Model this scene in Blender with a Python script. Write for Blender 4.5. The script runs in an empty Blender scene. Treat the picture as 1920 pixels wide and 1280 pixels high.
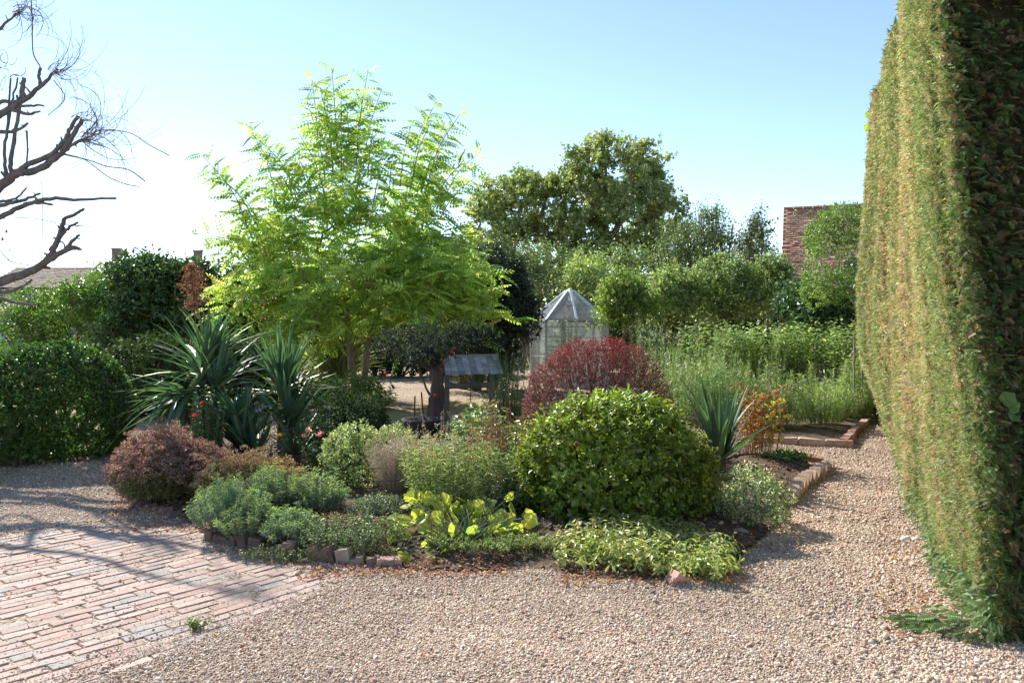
import bpy, math, random
import numpy as np
from mathutils import Matrix, Vector
PI = math.pi
random.seed(7)
RNG = np.random.default_rng(11)

# ------------------------------------------------------------------ camera, sky, sun, exposure
scene = bpy.context.scene
F = 1500.0                      # focal length in photo pixels (1920 wide)
EYE = 1.6
PITCH = math.atan(40 / F)       # horizon a little above the middle
cam_d = bpy.data.cameras.new('camera')
cam = bpy.data.objects.new('camera', cam_d)
scene.collection.objects.link(cam)
cam_d.sensor_width = 36.0
cam_d.lens = F / 1920 * 36.0
cam_d.clip_end = 3000
cam.location = (0, 0, EYE)
cam.rotation_euler = (PI / 2 - PITCH, 0, 0)
scene.camera = cam

SUN_AZ = math.atan2(-0.64, 0.77)    # clockwise from +Y; negative is to the left
SUN_EL = math.radians(38)
world = bpy.data.worlds.new('World')
scene.world = world
world.use_nodes = True
wn = world.node_tree
wn.nodes.clear()
wo = wn.nodes.new('ShaderNodeOutputWorld')
wb = wn.nodes.new('ShaderNodeBackground')
sk = wn.nodes.new('ShaderNodeTexSky')
sk.sky_type = 'NISHITA'
sk.sun_disc = False
sk.sun_elevation = SUN_EL
sk.sun_rotation = SUN_AZ % (2 * PI)
sk.air_density = 0.85
sk.dust_density = 0.06
sk.ozone_density = 1.0
wb.inputs['Strength'].default_value = 0.13
wn.links.new(sk.outputs[0], wb.inputs[0])
wn.links.new(wb.outputs[0], wo.inputs[0])

sun_d = bpy.data.lights.new('sun', 'SUN')
sun_d.energy = 5.0
sun_d.angle = math.radians(0.53)
sun_d.color = (1.0, 0.95, 0.87)
sun = bpy.data.objects.new('sun', sun_d)
scene.collection.objects.link(sun)
SUNV = Vector((math.sin(SUN_AZ) * math.cos(SUN_EL), math.cos(SUN_AZ) * math.cos(SUN_EL), math.sin(SUN_EL)))
sun.rotation_euler = (-SUNV).to_track_quat('-Z', 'Y').to_euler()
sun.location = SUNV * 30

scene.view_settings.view_transform = 'Standard'
scene.view_settings.look = 'None'
scene.view_settings.exposure = 0.95
scene.view_settings.gamma = 1.0
scene.view_settings.use_curve_mapping = False
try:
    scene.cycles.use_denoising = True
    scene.cycles.max_bounces = 10
    scene.cycles.transparent_max_bounces = 12
    scene.cycles.sample_clamp_indirect = 6.0
except Exception:
    pass

# ------------------------------------------------------------------ projection helpers (photo pixel + real distance -> world)
CP, SP = math.cos(PITCH), math.sin(PITCH)
def P(x, y, D):
    u = (x - 960) / F; v = (640 - y) / F
    dy = CP + v * SP; dz = -SP + v * CP
    s = D / dy
    return np.array([u * s, D, EYE + dz * s])
def G(x, y, z=0.0):
    u = (x - 960) / F; v = (640 - y) / F
    dy = CP + v * SP; dz = -SP + v * CP
    s = (z - EYE) / dz
    return np.array([u * s, dy * s, z])
def S(px, D):
    return px * D / F
def nrm(a):
    a = np.asarray(a, float)
    return a / np.maximum(np.linalg.norm(a, axis=-1, keepdims=True), 1e-9)

_nr = np.random.default_rng(5)
_NK = _nr.normal(size=(14, 3)); _NP = _nr.uniform(0, 6.28, 14)
def noise(p, f=1.0):
    """smooth noise about -1..1 for an (N,3) array"""
    p = np.asarray(p, float) * f
    q = p @ _NK.T + _NP
    return np.sin(q + 1.3 * np.sin(q[:, ::-1] * .7)).sum(1) / 4.2

# ------------------------------------------------------------------ mesh helpers
def tag(o, label=None, cat=None, group=None, kind=None):
    if label: o['label'] = label
    if cat: o['category'] = cat
    if group: o['group'] = group
    if kind: o['kind'] = kind
    return o

def thing(name, label, cat, loc, group=None):
    o = bpy.data.objects.new(name, None)
    scene.collection.objects.link(o)
    o.location = tuple(float(v) for v in loc)
    o.empty_display_size = .1
    return tag(o, label, cat, group)

class MB:
    """collects geometry; build() links it as ONE mesh object"""
    def __init__(s):
        s.v = []; s.f = []; s.c = []; s.n = 0
    def add(s, v, f, c=(.5, .5, .5)):
        v = np.asarray(v, float).reshape(-1, 3); f = np.asarray(f, int)
        c = np.asarray(c, float)
        if c.ndim == 1: c = np.tile(c, (len(v), 1))
        s.v.append(v); s.f.append(f + s.n); s.c.append(c); s.n += len(v)
        return s
    def box(s, c, size, rz=0, col=(.5, .5, .5), rx=0, ry=0):
        h = np.array(size) / 2
        v = np.array([[x, y, z] for z in (-1, 1) for y in (-1, 1) for x in (-1, 1)], float) * h
        R = np.array(Matrix.Rotation(rz, 3, 'Z') @ Matrix.Rotation(ry, 3, 'Y') @ Matrix.Rotation(rx, 3, 'X'))
        v = v @ R.T + np.array(c)
        return s.add(v, [[0, 2, 3, 1], [4, 5, 7, 6], [0, 1, 5, 4], [2, 6, 7, 3], [0, 4, 6, 2], [1, 3, 7, 5]], col)
    def bar(s, a, b, w, t, col=(.5, .5, .5), up=(0, 0, 1)):
        a = np.array(a, float); b = np.array(b, float)
        d = nrm(b - a); x = np.cross(d, up)
        if np.linalg.norm(x) < .01: x = np.cross(d, (1, 0, 0))
        x = nrm(x); n = np.cross(x, d)
        v = []
        for p in (a, b):
            for i, j in ((-1, -1), (1, -1), (1, 1), (-1, 1)):
                v.append(p + x * i * w / 2 + n * j * t / 2)
        return s.add(v, [[0, 3, 2, 1], [4, 5, 6, 7], [0, 1, 5, 4], [1, 2, 6, 5], [2, 3, 7, 6], [3, 0, 4, 7]], col)
    def tube(s, pts, rad, sides=6, col=(.5, .5, .5), rough=0.0):
        pts = np.asarray(pts, float); n = len(pts)
        rad = np.broadcast_to(np.asarray(rad, float), (n,))
        t = nrm(np.gradient(pts, axis=0))
        ref = np.array([0, 0, 1.0]) if abs(t[0, 2]) < .9 else np.array([1.0, 0, 0])
        x = nrm(np.cross(t, ref)); y = np.cross(t, x)
        a = np.arange(sides) / sides * 2 * PI
        rr = np.ones((n, sides))
        if rough: rr += RNG.normal(0, rough, (n, sides))
        v = pts[:, None] + (x[:, None] * np.cos(a)[None, :, None] + y[:, None] * np.sin(a)[None, :, None]) * (rad[:, None] * rr)[:, :, None]
        i = np.arange(n - 1)[:, None] * sides; j = np.arange(sides)[None]; k = (j + 1) % sides
        f = np.stack([i + j, i + k, i + k + sides, i + j + sides], -1).reshape(-1, 4)
        s.add(v.reshape(-1, 3), f, col)
        b = s.n - sides
        s.f.append(np.array([[b + q for q in range(sides)]]))
        return s
    def build(s, name, mat, parent=None, smooth=False, kind=None, label=None):
        me = bpy.data.meshes.new(name)
        V = np.concatenate(s.v); Cc = np.concatenate(s.c)
        if parent is not None: V = V - np.array(parent.location)
        ls = [f.reshape(-1) for f in s.f]; tot = np.concatenate([np.full(len(f), f.shape[1]) for f in s.f])
        L = np.concatenate(ls)
        me.vertices.add(len(V)); me.vertices.foreach_set('co', V.astype(np.float32).ravel())
        me.loops.add(len(L)); me.loops.foreach_set('vertex_index', L.astype(np.int32))
        me.polygons.add(len(tot))
        st = np.concatenate([[0], np.cumsum(tot)[:-1]])
        me.polygons.foreach_set('loop_start', st.astype(np.int32))
        try: me.polygons.foreach_set('loop_total', tot.astype(np.int32))
        except Exception: pass
        me.polygons.foreach_set('use_smooth', np.full(len(tot), bool(smooth)))
        at = me.color_attributes.new('Col', 'FLOAT_COLOR', 'POINT')
        at.data.foreach_set('color', np.concatenate([Cc, np.ones((len(Cc), 1))], 1).astype(np.float32).ravel())
        me.update(calc_edges=True)
        me.materials.append(mat)
        o = bpy.data.objects.new(name, me)
        scene.collection.objects.link(o)
        if parent is not None: o.parent = parent
        if kind: o['kind'] = kind
        if label: o['label'] = label
        return o

def spline(pts, k=5):
    """Catmull-Rom through control rows"""
    p = np.asarray(pts, float)
    p = np.vstack([2 * p[0] - p[1], p, 2 * p[-1] - p[-2]])
    out = []
    for i in range(1, len(p) - 2):
        for t in np.arange(k) / k:
            out.append(.5 * ((2 * p[i]) + (-p[i - 1] + p[i + 1]) * t + (2 * p[i - 1] - 5 * p[i] + 4 * p[i + 1] - p[i + 2]) * t * t + (-p[i - 1] + 3 * p[i] - 3 * p[i + 1] + p[i + 2]) * t ** 3))
    out.append(p[-2])
    return np.array(out)

# ------------------------------------------------------------------ leaf templates (length along Y, width along X, normal Z)
def T(v, f): return (np.array(v, float), np.array(f, int))
LEAF2 = T([[0, 0, 0], [-.5, .45, .1], [.5, .45, .1], [0, 1, -.06]], [[0, 3, 1], [0, 2, 3]])
LEAF4 = T([[0, 0, 0], [-.5, .42, .06], [.5, .42, .06], [0, .45, -.05], [0, 1, -.18]], [[0, 3, 1], [0, 2, 3], [1, 3, 4], [3, 2, 4]])
LEAF6 = T([[0, 0, 0], [-.42, .28, .05], [.42, .28, .05], [0, .4, -.04], [-.4, .66, 0], [.4, .66, 0], [0, 1, -.16]],
          [[0, 3, 1], [0, 2, 3], [1, 3, 4], [3, 2, 5], [4, 3, 6], [3, 5, 6]])
NEEDLE = T([[-.5, 0, 0], [.5, 0, 0], [0, 1, -.05]], [[0, 1, 2]])
def make_pinnate(pairs=8, ll=.19, lw=.085, arch=.28, ang=68):
    v = [[-.008, 0, 0], [.008, 0, 0], [0, .5, -arch * .25], [0, 1, -arch]]
    f = [[0, 1, 2], [0, 2, 3]]
    def put(b, d, n, l, w):
        b, d, n = map(np.array, (b, d, n)); d = nrm(d); x = nrm(np.cross(d, n)); n = np.cross(x, d)
        k = len(v)
        for q in ((0, 0, 0), (-.5, .45, .06), (.5, .45, .06), (0, 1, -.05)):
            v.append(list(b + x * q[0] * w + d * q[1] * l + n * q[2] * l))
        f.append([k, k + 3, k + 1]); f.append([k, k + 2, k + 3])
    a = math.radians(ang)
    for i in range(pairs):
        y = .14 + .82 * i / (pairs - 1)
        z = -arch * y * y
        s_ = (.75 + .5 * math.sin(PI * (y * .8 + .15)))
        for sg in (-1, 1):
            put([0, y, z], [sg * math.sin(a), math.cos(a), -.25 - .2 * y], [0, 0, 1], ll * s_, lw * s_)
    put([0, 1, -arch], [0, 1, -2 * arch], [0, 1, 1], ll, lw)
    return T(v, f)
PINNATE = make_pinnate(pairs=7, ll=.23, lw=.12)
PINNATE_B = make_pinnate(pairs=6, ll=.25, lw=.13, arch=.5)
def make_blade(k=.1, fold=.35, bend=None, seg=6, wmax=.5):
    v = []; f = []
    for i in range(seg + 1):
        t = i / seg
        w = wmax * min(1, .55 + 1.4 * t) * (1 - t ** 2.2) if i < seg else .01
        y = t; z = -k * t * t
        if bend and t > bend:
            y = bend + (t - bend) * .35; z = -k * bend ** 2 - (t - bend) * .95
        for s_ in (-1, 0, 1): v.append([s_ * w, y, z + (abs(s_) * w * fold * .12)])
    for i in range(seg):
        a = i * 3
        f += [[a, a + 1, a + 4], [a, a + 4, a + 3], [a + 1, a + 2, a + 5], [a + 1, a + 5, a + 4]]
    return T(v, f)
BLADES = [make_blade(.05), make_blade(.18), make_blade(.45), make_blade(.1, bend=.55), make_blade(.8)]
def make_frond(n=7):
    """flattened conifer spray"""
    v = []; f = []
    for i in range(n):
        y = .1 + .75 * i / n; l = .42 * (1 - .55 * i / n)
        for sg in (-1, 1):
            k = len(v)
            v += [[0, y - .03, -.15 * y * y], [sg * l * .55, y + l * .3, .03 - .15 * y * y], [sg * l, y + l * .85, -.08 - .15 * y * y], [sg * .02, y + .035, -.15 * y * y]]
            f += [[k, k + 1, k + 3], [k + 1, k + 2, k + 3]] if sg > 0 else [[k, k + 3, k + 1], [k + 1, k + 3, k + 2]]
    k = len(v)
    v += [[-.04, .7, -.07], [.04, .7, -.07], [0, 1.08, -.2]]; f.append([k, k + 1, k + 2])
    return T(v, f)
FROND = make_frond()
FROND3 = make_frond(2)
def make_round_leaf(n=11, lobes=5, wav=.1, cup=.12):
    v = [[0, .12, 0]]; f = []
    for i in range(n):
        a = -PI / 2 + .28 + (2 * PI - .56) * i / (n - 1)
        r = .5 * (1 + .1 * math.cos(lobes * (a - PI / 2)))
        x = r * math.cos(a); y = .5 + r * math.sin(a)
        v.append([x, y, cup * (x * x * 2) + wav * math.sin(i * 2.4) * .5 - .16 * max(0, y - .5)])
    for i in range(1, n): f.append([0, i, i + 1])
    return T(v, f)
ROUND = make_round_leaf()
PETALS = T([[0, 0, .15]] + [[.5 * math.cos(a) * (1 if i % 2 else .7), .5 * math.sin(a) * (1 if i % 2 else .7), .0 + .25 * (i % 2)] for i, a in enumerate(np.arange(10) / 10 * 2 * PI)],
           [[0, i + 1, (i + 1) % 10 + 1] for i in range(10)])

class Leaves:
    def __init__(s): s.L = []
    def add(s, pos, d, n, l, w, col):
        N = len(pos)
        s.L.append((np.asarray(pos), nrm(d), np.asarray(n, float), np.broadcast_to(l, (N,)).astype(float), np.broadcast_to(w, (N,)).astype(float), np.asarray(col)))
        return s
    def cat(s):
        a = [np.concatenate([r[i] for r in s.L]) for i in range(6)]
        x = nrm(np.cross(a[1], a[2])); n = np.cross(x, a[1])
        return a[0], x, a[1], n, a[3], a[4], a[5]
    def mesh(s, name, tpl, mat, parent, kind='stuff', keep=None, label=None, flip=True):
        p, x, d, n, l, w, c = s.cat()
        if keep is not None: p, x, d, n, l, w, c = (q[keep] for q in (p, x, d, n, l, w, c))
        tv, tf = tpl
        V = p[:, None] + x[:, None] * (tv[None, :, 0:1] * w[:, None, None]) + d[:, None] * (tv[None, :, 1:2] * l[:, None, None]) + n[:, None] * (tv[None, :, 2:3] * l[:, None, None])
        Fc = tf[None] + (np.arange(len(p)) * len(tv))[:, None, None]
        mb = MB(); mb.add(V.reshape(-1, 3), Fc.reshape(-1, tf.shape[1]), np.repeat(c, len(tv), 0))
        return mb.build(name, mat, parent, kind=kind, label=label)
    def parts(s, part_name, rest_name, tpls, mat, parent, most=300, pick=None, nvar=5):
        """the leaves that show largest become parts sharing mesh data, the rest one part of kind stuff"""
        if not isinstance(tpls, list): tpls = [tpls]
        p, x, d, n, l, w, c = s.cat()
        if pick is None:
            view = nrm(np.array([0, 0, EYE]) - p)
            score = l * w / ((p ** 2).sum(1)) * (.3 + np.abs((n * view).sum(1)))
            # only leaves on the near side of the plant
            cen = p.mean(0)
            near = ((p - cen) * nrm(np.array([0, 0, EYE]) - cen)).sum(1)
            score = score * (1 + 2.0 * (near > np.quantile(near, .82)))
        else: score = pick(p)
        order = np.argsort(-score)
        top = order[:most]; rest = order[most:]
        bank = []
        ch = c[top]
        groups = np.argsort(ch.sum(1))
        cols = [ch[g].mean(0) for g in np.array_split(groups, nvar)]
        gi = np.zeros(len(top), int)
        for k, g in enumerate(np.array_split(groups, nvar)): gi[g] = k
        for k in range(nvar):
            row = []
            for tp in tpls:
                me = bpy.data.meshes.new(part_name)
                me.from_pydata(tp[0].tolist(), [], tp[1].tolist())
                at = me.color_attributes.new('Col', 'FLOAT_COLOR', 'POINT')
                at.data.foreach_set('color', np.tile(np.append(cols[k], 1), (len(tp[0]), 1)).astype(np.float32).ravel())
                me.materials.append(mat); row.append(me)
            bank.append(row)
        loc = np.array(parent.location)
        for q, i in enumerate(top):
            o = bpy.data.objects.new(part_name, bank[gi[q]][q % len(tpls)])
            M = np.eye(4); M[:3, 0] = x[i] * w[i]; M[:3, 1] = d[i] * l[i]; M[:3, 2] = n[i] * l[i]; M[:3, 3] = p[i] - loc
            scene.collection.objects.link(o); o.parent = parent
            o.matrix_local = Matrix(M.tolist())
        if len(rest):
            for k, tp in enumerate(tpls):
                kk = rest[k::len(tpls)]
                if len(kk):
                    s.mesh(rest_name, tp, mat, parent, keep=kk)

def pick_cols(rng, n, pal, jit=.18):
    """PAL: [(rgb, weight), ...]"""
    w = np.array([q[1] for q in pal], float); w /= w.sum()
    cs = np.array([q[0] for q in pal], float)
    c = cs[rng.choice(len(pal), n, p=w)]
    c = c * (1 + rng.normal(0, jit, (n, 1))) * (1 + rng.normal(0, jit * .35, (n, 3)))
    return np.clip(c, .004, .95)

def shoots(rng, base, tip, nl, ll, wr, ang, pal, LV, sag=0.0, t0=.15, jit=.3, stem=None, stem_r=.002, stem_col=(.1, .08, .04), upb=0.0, colfn=None, spiral=2.4, thin=1):
    """leaves along curved shoots; vectorised"""
    N = len(base)
    nl_ = int(nl)
    t = t0 + (1 - t0) * (np.arange(nl_) + .5) / nl_
    t = np.clip(t[None] + rng.normal(0, .3 / nl_, (N, nl_)), 0.02, 1)
    ax = tip - base; L = np.linalg.norm(ax, axis=1)
    pos = base[:, None] + ax[:, None] * t[..., None]
    pos[..., 2] -= (sag * L)[:, None] * t ** 2 if np.ndim(sag) else sag * L[:, None] * t ** 2
    tan = np.repeat(ax[:, None], nl_, 1).copy(); tan[..., 2] -= 2 * (np.asarray(sag) * L)[:, None] * t if np.ndim(sag) else 2 * sag * L[:, None] * t
    tan = nrm(tan)
    ref = np.where(np.abs(tan[..., 2:3]) < .9, np.array([0, 0, 1.0]), np.array([1.0, 0, 0]))
    x = nrm(np.cross(tan, ref)); y = np.cross(tan, x)
    a = (np.arange(nl_)[None] * spiral + rng.uniform(0, 6.28, (N, 1)) + rng.normal(0, .3, (N, nl_)))[..., None]
    perp = x * np.cos(a) + y * np.sin(a)
    an = np.radians(ang) + rng.normal(0, .18, (N, nl_, 1))
    d = tan * np.cos(an) + perp * np.sin(an) + rng.normal(0, jit * .4, (N, nl_, 3)) + np.array([0, 0, upb])
    d = nrm(d)
    n = tan - (tan * d).sum(-1, keepdims=True) * d + rng.normal(0, jit, (N, nl_, 3)) * .6
    M = N * nl_
    l = ll * rng.uniform(.65, 1.2, M)
    col = pick_cols(rng, M, pal)
    pos = pos.reshape(-1, 3)
    pn = noise(pos, 2.4)[:, None]; pm = noise(pos + 9, 3.1)[:, None]
    col = np.clip(col * (1 + .16 * pn) * (1 + pm * np.array([.08, .03, -.04])), .004, .95)
    if colfn is not None: col = colfn(pos, col, np.tile(t[:1], (N, 1)).ravel() if t.shape[0] == 1 else t.ravel())
    LV.add(pos, d.reshape(-1, 3), n.reshape(-1, 3), l, l * wr, col)
    if stem is not None and thin > 1:
        base, ax, L = base[::thin], ax[::thin], L[::thin]; N = len(base)
        sag = sag[::thin] if np.ndim(sag) else sag
    if stem is not None:
        ts = np.array([0, .55, 1.0])
        sp = base[:, None] + ax[:, None] * ts[None, :, None]
        sg = np.broadcast_to(np.asarray(sag, float), (N,))
        sp[..., 2] -= (sg * L)[:, None] * ts[None] ** 2
        stems(stem, sp, stem_r, stem_col)
    return LV

def stems(mb, sp, r, col):
    """many thin 3-sided tubes: sp (N,K,3)"""
    N, K, _ = sp.shape
    ax = nrm(sp[:, -1] - sp[:, 0])
    ref = np.where(np.abs(ax[:, 2:3]) < .9, np.array([0, 0, 1.0]), np.array([1.0, 0, 0]))
    x = nrm(np.cross(ax, ref)); y = np.cross(ax, x)
    a = np.arange(3) / 3 * 2 * PI
    rr = np.broadcast_to(np.asarray(r, float), (N,))[:, None] * np.linspace(1, .5, K)[None]
    v = sp[:, :, None] + (x[:, None, None] * np.cos(a)[None, None, :, None] + y[:, None, None] * np.sin(a)[None, None, :, None]) * rr[:, :, None, None]
    o = (np.arange(N) * K * 3)[:, None, None]; i = (np.arange(K - 1) * 3)[None, :, None]; j = np.arange(3)[None, None]; k = (j + 1) % 3
    f = np.stack([o + i + j, o + i + k, o + i + k + 3, o + i + j + 3], -1).reshape(-1, 4)
    mb.add(v.reshape(-1, 3), f, col)

def rand_dirs(rng, n, zmin=-1.0):
    d = nrm(rng.normal(size=(n * 3 + 60, 3))); d = d[d[:, 2] > zmin][:n]
    while len(d) < n: d = np.vstack([d, d[: n - len(d)]])
    return d

def blob_points(rng, c, r, n, lump=.12, freq=2.5, inner=.35, zmin=-.75, floor=.04):
    d = rand_dirs(rng, n, zmin)
    rad = (1 + lump * noise(d, freq) + lump * .5 * noise(d + 7, freq * 2.7)) * (1 - inner * rng.uniform(0, 1, n) ** 2.5)
    p = np.array(c) + d * np.array(r) * rad[:, None]
    nn = nrm(d / np.array(r))
    ok = p[:, 2] > floor
    return p[ok], nn[ok]

def shrub_leaves(rng, LV, c, r, n, tl, nl, ll, wr, pal, lump=.12, freq=2.5, inner=.35, up=.35, rnd=.5, ang=50, stem=None, stem_r=.0025, stem_col=(.1, .07, .04), zmin=-.75, colfn=None, floor=.04, sag=0.0, jit=.3):
    p, nn = blob_points(rng, c, r, n, lump, freq, inner, zmin, floor)
    dr = nrm(nn + np.array([0, 0, up]) + rng.normal(0, rnd, p.shape))
    L = tl * rng.uniform(.5, 1.35, len(p))[:, None]
    return shoots(rng, p - dr * L * .75, p + dr * L * .25, nl, ll, wr, ang, pal, LV, thin=3, stem=stem, stem_r=stem_r, stem_col=stem_col, colfn=colfn, sag=sag, jit=jit)

def core_branches(rng, mb, base, c, r, n=14, rad=.012, col=(.1, .075, .05)):
    """woody framework from the ground into the shrub"""
    for i in range(n):
        d = rand_dirs(rng, 1, -.1)[0]
        e = np.array(c) + d * np.array(r) * rng.uniform(.6, .9)
        b = np.array(base) + np.append(rng.normal(0, .04, 2), 0)
        m = (b + e) / 2 + rng.normal(0, .05, 3)
        m[2] -= .03
        pts = spline([b, m, e], 3)
        mb.tube(pts, np.linspace(rad, rad * .3, len(pts)), 4, col)

# ------------------------------------------------------------------ materials
def node_mat(name):
    m = bpy.data.materials.new(name); m.use_nodes = True
    nt = m.node_tree; nt.nodes.clear()
    out = nt.nodes.new('ShaderNodeOutputMaterial')
    return m, nt, out
def leaf_mat(name, rough=.5, trans=.35, spec=.5, tint=(1.0, 1.08, .62), hue=.02, val=.25, gain=1.0):
    m, nt, out = node_mat(name)
    at = nt.nodes.new('ShaderNodeAttribute'); at.attribute_name = 'Col'
    oi = nt.nodes.new('ShaderNodeObjectInfo')
    geo = nt.nodes.new('ShaderNodeNewGeometry')
    hs = nt.nodes.new('ShaderNodeHueSaturation')
    mr = nt.nodes.new('ShaderNodeMapRange'); mr.inputs[3].default_value = 1 - val; mr.inputs[4].default_value = 1 + val
    nt.links.new(geo.outputs['Random Per Island'], mr.inputs[0])
    nt.links.new(mr.outputs[0], hs.inputs['Value'])
    nt.links.new(at.outputs['Color'], hs.inputs['Color'])
    pb = nt.nodes.new('ShaderNodeBsdfPrincipled')
    pb.inputs['Roughness'].default_value = rough
    pb.inputs['Specular IOR Level'].default_value = spec
    nt.links.new(hs.outputs[0], pb.inputs['Base Color'])
    tl = nt.nodes.new('ShaderNodeBsdfTranslucent')
    mx = nt.nodes.new('ShaderNodeMixRGB'); mx.blend_type = 'MULTIPLY'; mx.inputs[0].default_value = 1
    mx.inputs[2].default_value = (*[t * 1.9 * gain for t in tint], 1)
    nt.links.new(hs.outputs[0], mx.inputs[1]); nt.links.new(mx.outputs[0], tl.inputs[0])
    ms = nt.nodes.new('ShaderNodeMixShader'); ms.inputs[0].default_value = trans
    nt.links.new(pb.outputs[0], ms.inputs[1]); nt.links.new(tl.outputs[0], ms.inputs[2])
    nt.links.new(ms.outputs[0], out.inputs[0])
    return m
def vcol_mat(name, rough=.8, bump=.0, bscale=60, spec=.3, metal=0.0, noise_amt=.25, nscale=12, stretch=(1, 1, 1)):
    """attribute colour broken up by noise"""
    m, nt, out = node_mat(name)
    at = nt.nodes.new('ShaderNodeAttribute'); at.attribute_name = 'Col'
    tc = nt.nodes.new('ShaderNodeTexCoord')
    mp = nt.nodes.new('ShaderNodeMapping'); mp.inputs['Scale'].default_value = stretch
    nt.links.new(tc.outputs['Object'], mp.inputs[0])
    nz = nt.nodes.new('ShaderNodeTexNoise'); nz.inputs['Scale'].default_value = nscale; nz.inputs['Detail'].default_value = 8; nz.inputs['Roughness'].default_value = .65
    nt.links.new(mp.outputs[0], nz.inputs[0])
    mr = nt.nodes.new('ShaderNodeMapRange'); mr.inputs[1].default_value = .3; mr.inputs[2].default_value = .7
    mr.inputs[3].default_value = 1 - noise_amt; mr.inputs[4].default_value = 1 + noise_amt
    nt.links.new(nz.outputs[0], mr.inputs[0])
    mx = nt.nodes.new('ShaderNodeVectorMath'); mx.operation = 'SCALE'
    nt.links.new(at.outputs['Color'], mx.inputs[0]); nt.links.new(mr.outputs[0], mx.inputs['Scale'])
    pb = nt.nodes.new('ShaderNodeBsdfPrincipled')
    pb.inputs['Roughness'].default_value = rough; pb.inputs['Specular IOR Level'].default_value = spec; pb.inputs['Metallic'].default_value = metal
    nt.links.new(mx.outputs[0], pb.inputs['Base Color'])
    if bump:
        n2 = nt.nodes.new('ShaderNodeTexNoise'); n2.inputs['Scale'].default_value = bscale; n2.inputs['Detail'].default_value = 6
        nt.links.new(mp.outputs[0], n2.inputs[0])
        bp = nt.nodes.new('ShaderNodeBump'); bp.inputs['Strength'].default_value = bump; bp.inputs['Distance'].default_value = .01
        nt.links.new(n2.outputs[0], bp.inputs['Height']); nt.links.new(bp.outputs[0], pb.inputs['Normal'])
    nt.links.new(pb.outputs[0], out.inputs[0])
    return m

M_LEAF = leaf_mat('leaf_soft', .4, .36, .65)
M_BERB = leaf_mat('leaf_barberry', .5, .25, .35, tint=(1.1, .8, .7), gain=.8)
M_GLOSS = leaf_mat('leaf_glossy', .38, .28, .45)
M_LOCUST = leaf_mat('leaf_golden_locust', .5, .45, .4, tint=(1.02, .98, .62), gain=1.25)
M_EUON = leaf_mat('leaf_evergreen_bright', .36, .38, .5, tint=(1.05, 1.1, .5), gain=1.1)
M_DULL = leaf_mat('leaf_dull', .65, .2, .25)
M_DRY = leaf_mat('leaf_dry', .7, .25, .2, tint=(1.1, .9, .6))
M_YUCCA = leaf_mat('yucca_blade', .42, .22, .4, tint=(.9, 1.2, .5), val=.2)
def inst_leaf_mat():
    m = leaf_mat('conifer_tuft', .6, .25, .3)
    for n_ in m.node_tree.nodes:
        if n_.type == 'ATTRIBUTE': n_.attribute_type = 'INSTANCER'; n_.attribute_name = 'pcol'
    return m
M_TUFT = inst_leaf_mat()
M_CONIFER = leaf_mat('conifer_spray', .55, .22, .35)
M_FLOWER = leaf_mat('petal', .6, .35, .2, tint=(1, .9, .85))
M_BARK = vcol_mat('bark', .85, .6, 40, noise_amt=.45, nscale=9, stretch=(1, 1, .25))
M_STEM = vcol_mat('stem', .7)
M_WOOD = vcol_mat('weathered_wood', .8, .5, 30, noise_amt=.35, nscale=14, stretch=(1, 4, 4))
M_STONE = vcol_mat('stone', .8, .35, 90, noise_amt=.25, nscale=30)
M_BRICKV = vcol_mat('red_brick', .85, .5, 70, noise_amt=.3, nscale=18)
M_TILE = vcol_mat('clay_tile', .85, .2, 40, noise_amt=.2, nscale=2)
M_PLASTER = vcol_mat('plaster', .85, 0, noise_amt=.1, nscale=2)
M_ALU = vcol_mat('aluminium', .38, 0, metal=.15, spec=.5, noise_amt=.12, nscale=9)
M_CORE = vcol_mat('hedge_interior', .95, .8, 25, noise_amt=.6, nscale=14)

# ------------------------------------------------------------------ ground
def in_poly(x, y, poly):
    x = np.asarray(x); y = np.asarray(y); r = np.zeros(x.shape, bool)
    n = len(poly); j = n - 1
    for i in range(n):
        xi, yi = poly[i][:2]; xj, yj = poly[j][:2]
        c = ((yi > y) != (yj > y)) & (x < (xj - xi) * (y - yi) / (yj - yi + 1e-12) + xi)
        r ^= c; j = i
    return r
def poly_dist(x, y, poly, closed=True):
    d = np.full(np.shape(x), 1e9)
    n = len(poly)
    for i in range(n if closed else n - 1):
        a = np.array(poly[i][:2]); b = np.array(poly[(i + 1) % n][:2]); ab = b - a
        t = np.clip(((x - a[0]) * ab[0] + (y - a[1]) * ab[1]) / (ab @ ab + 1e-9), 0, 1)
        d = np.minimum(d, np.hypot(x - a[0] - t * ab[0], y - a[1] - t * ab[1]))
    return d

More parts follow.
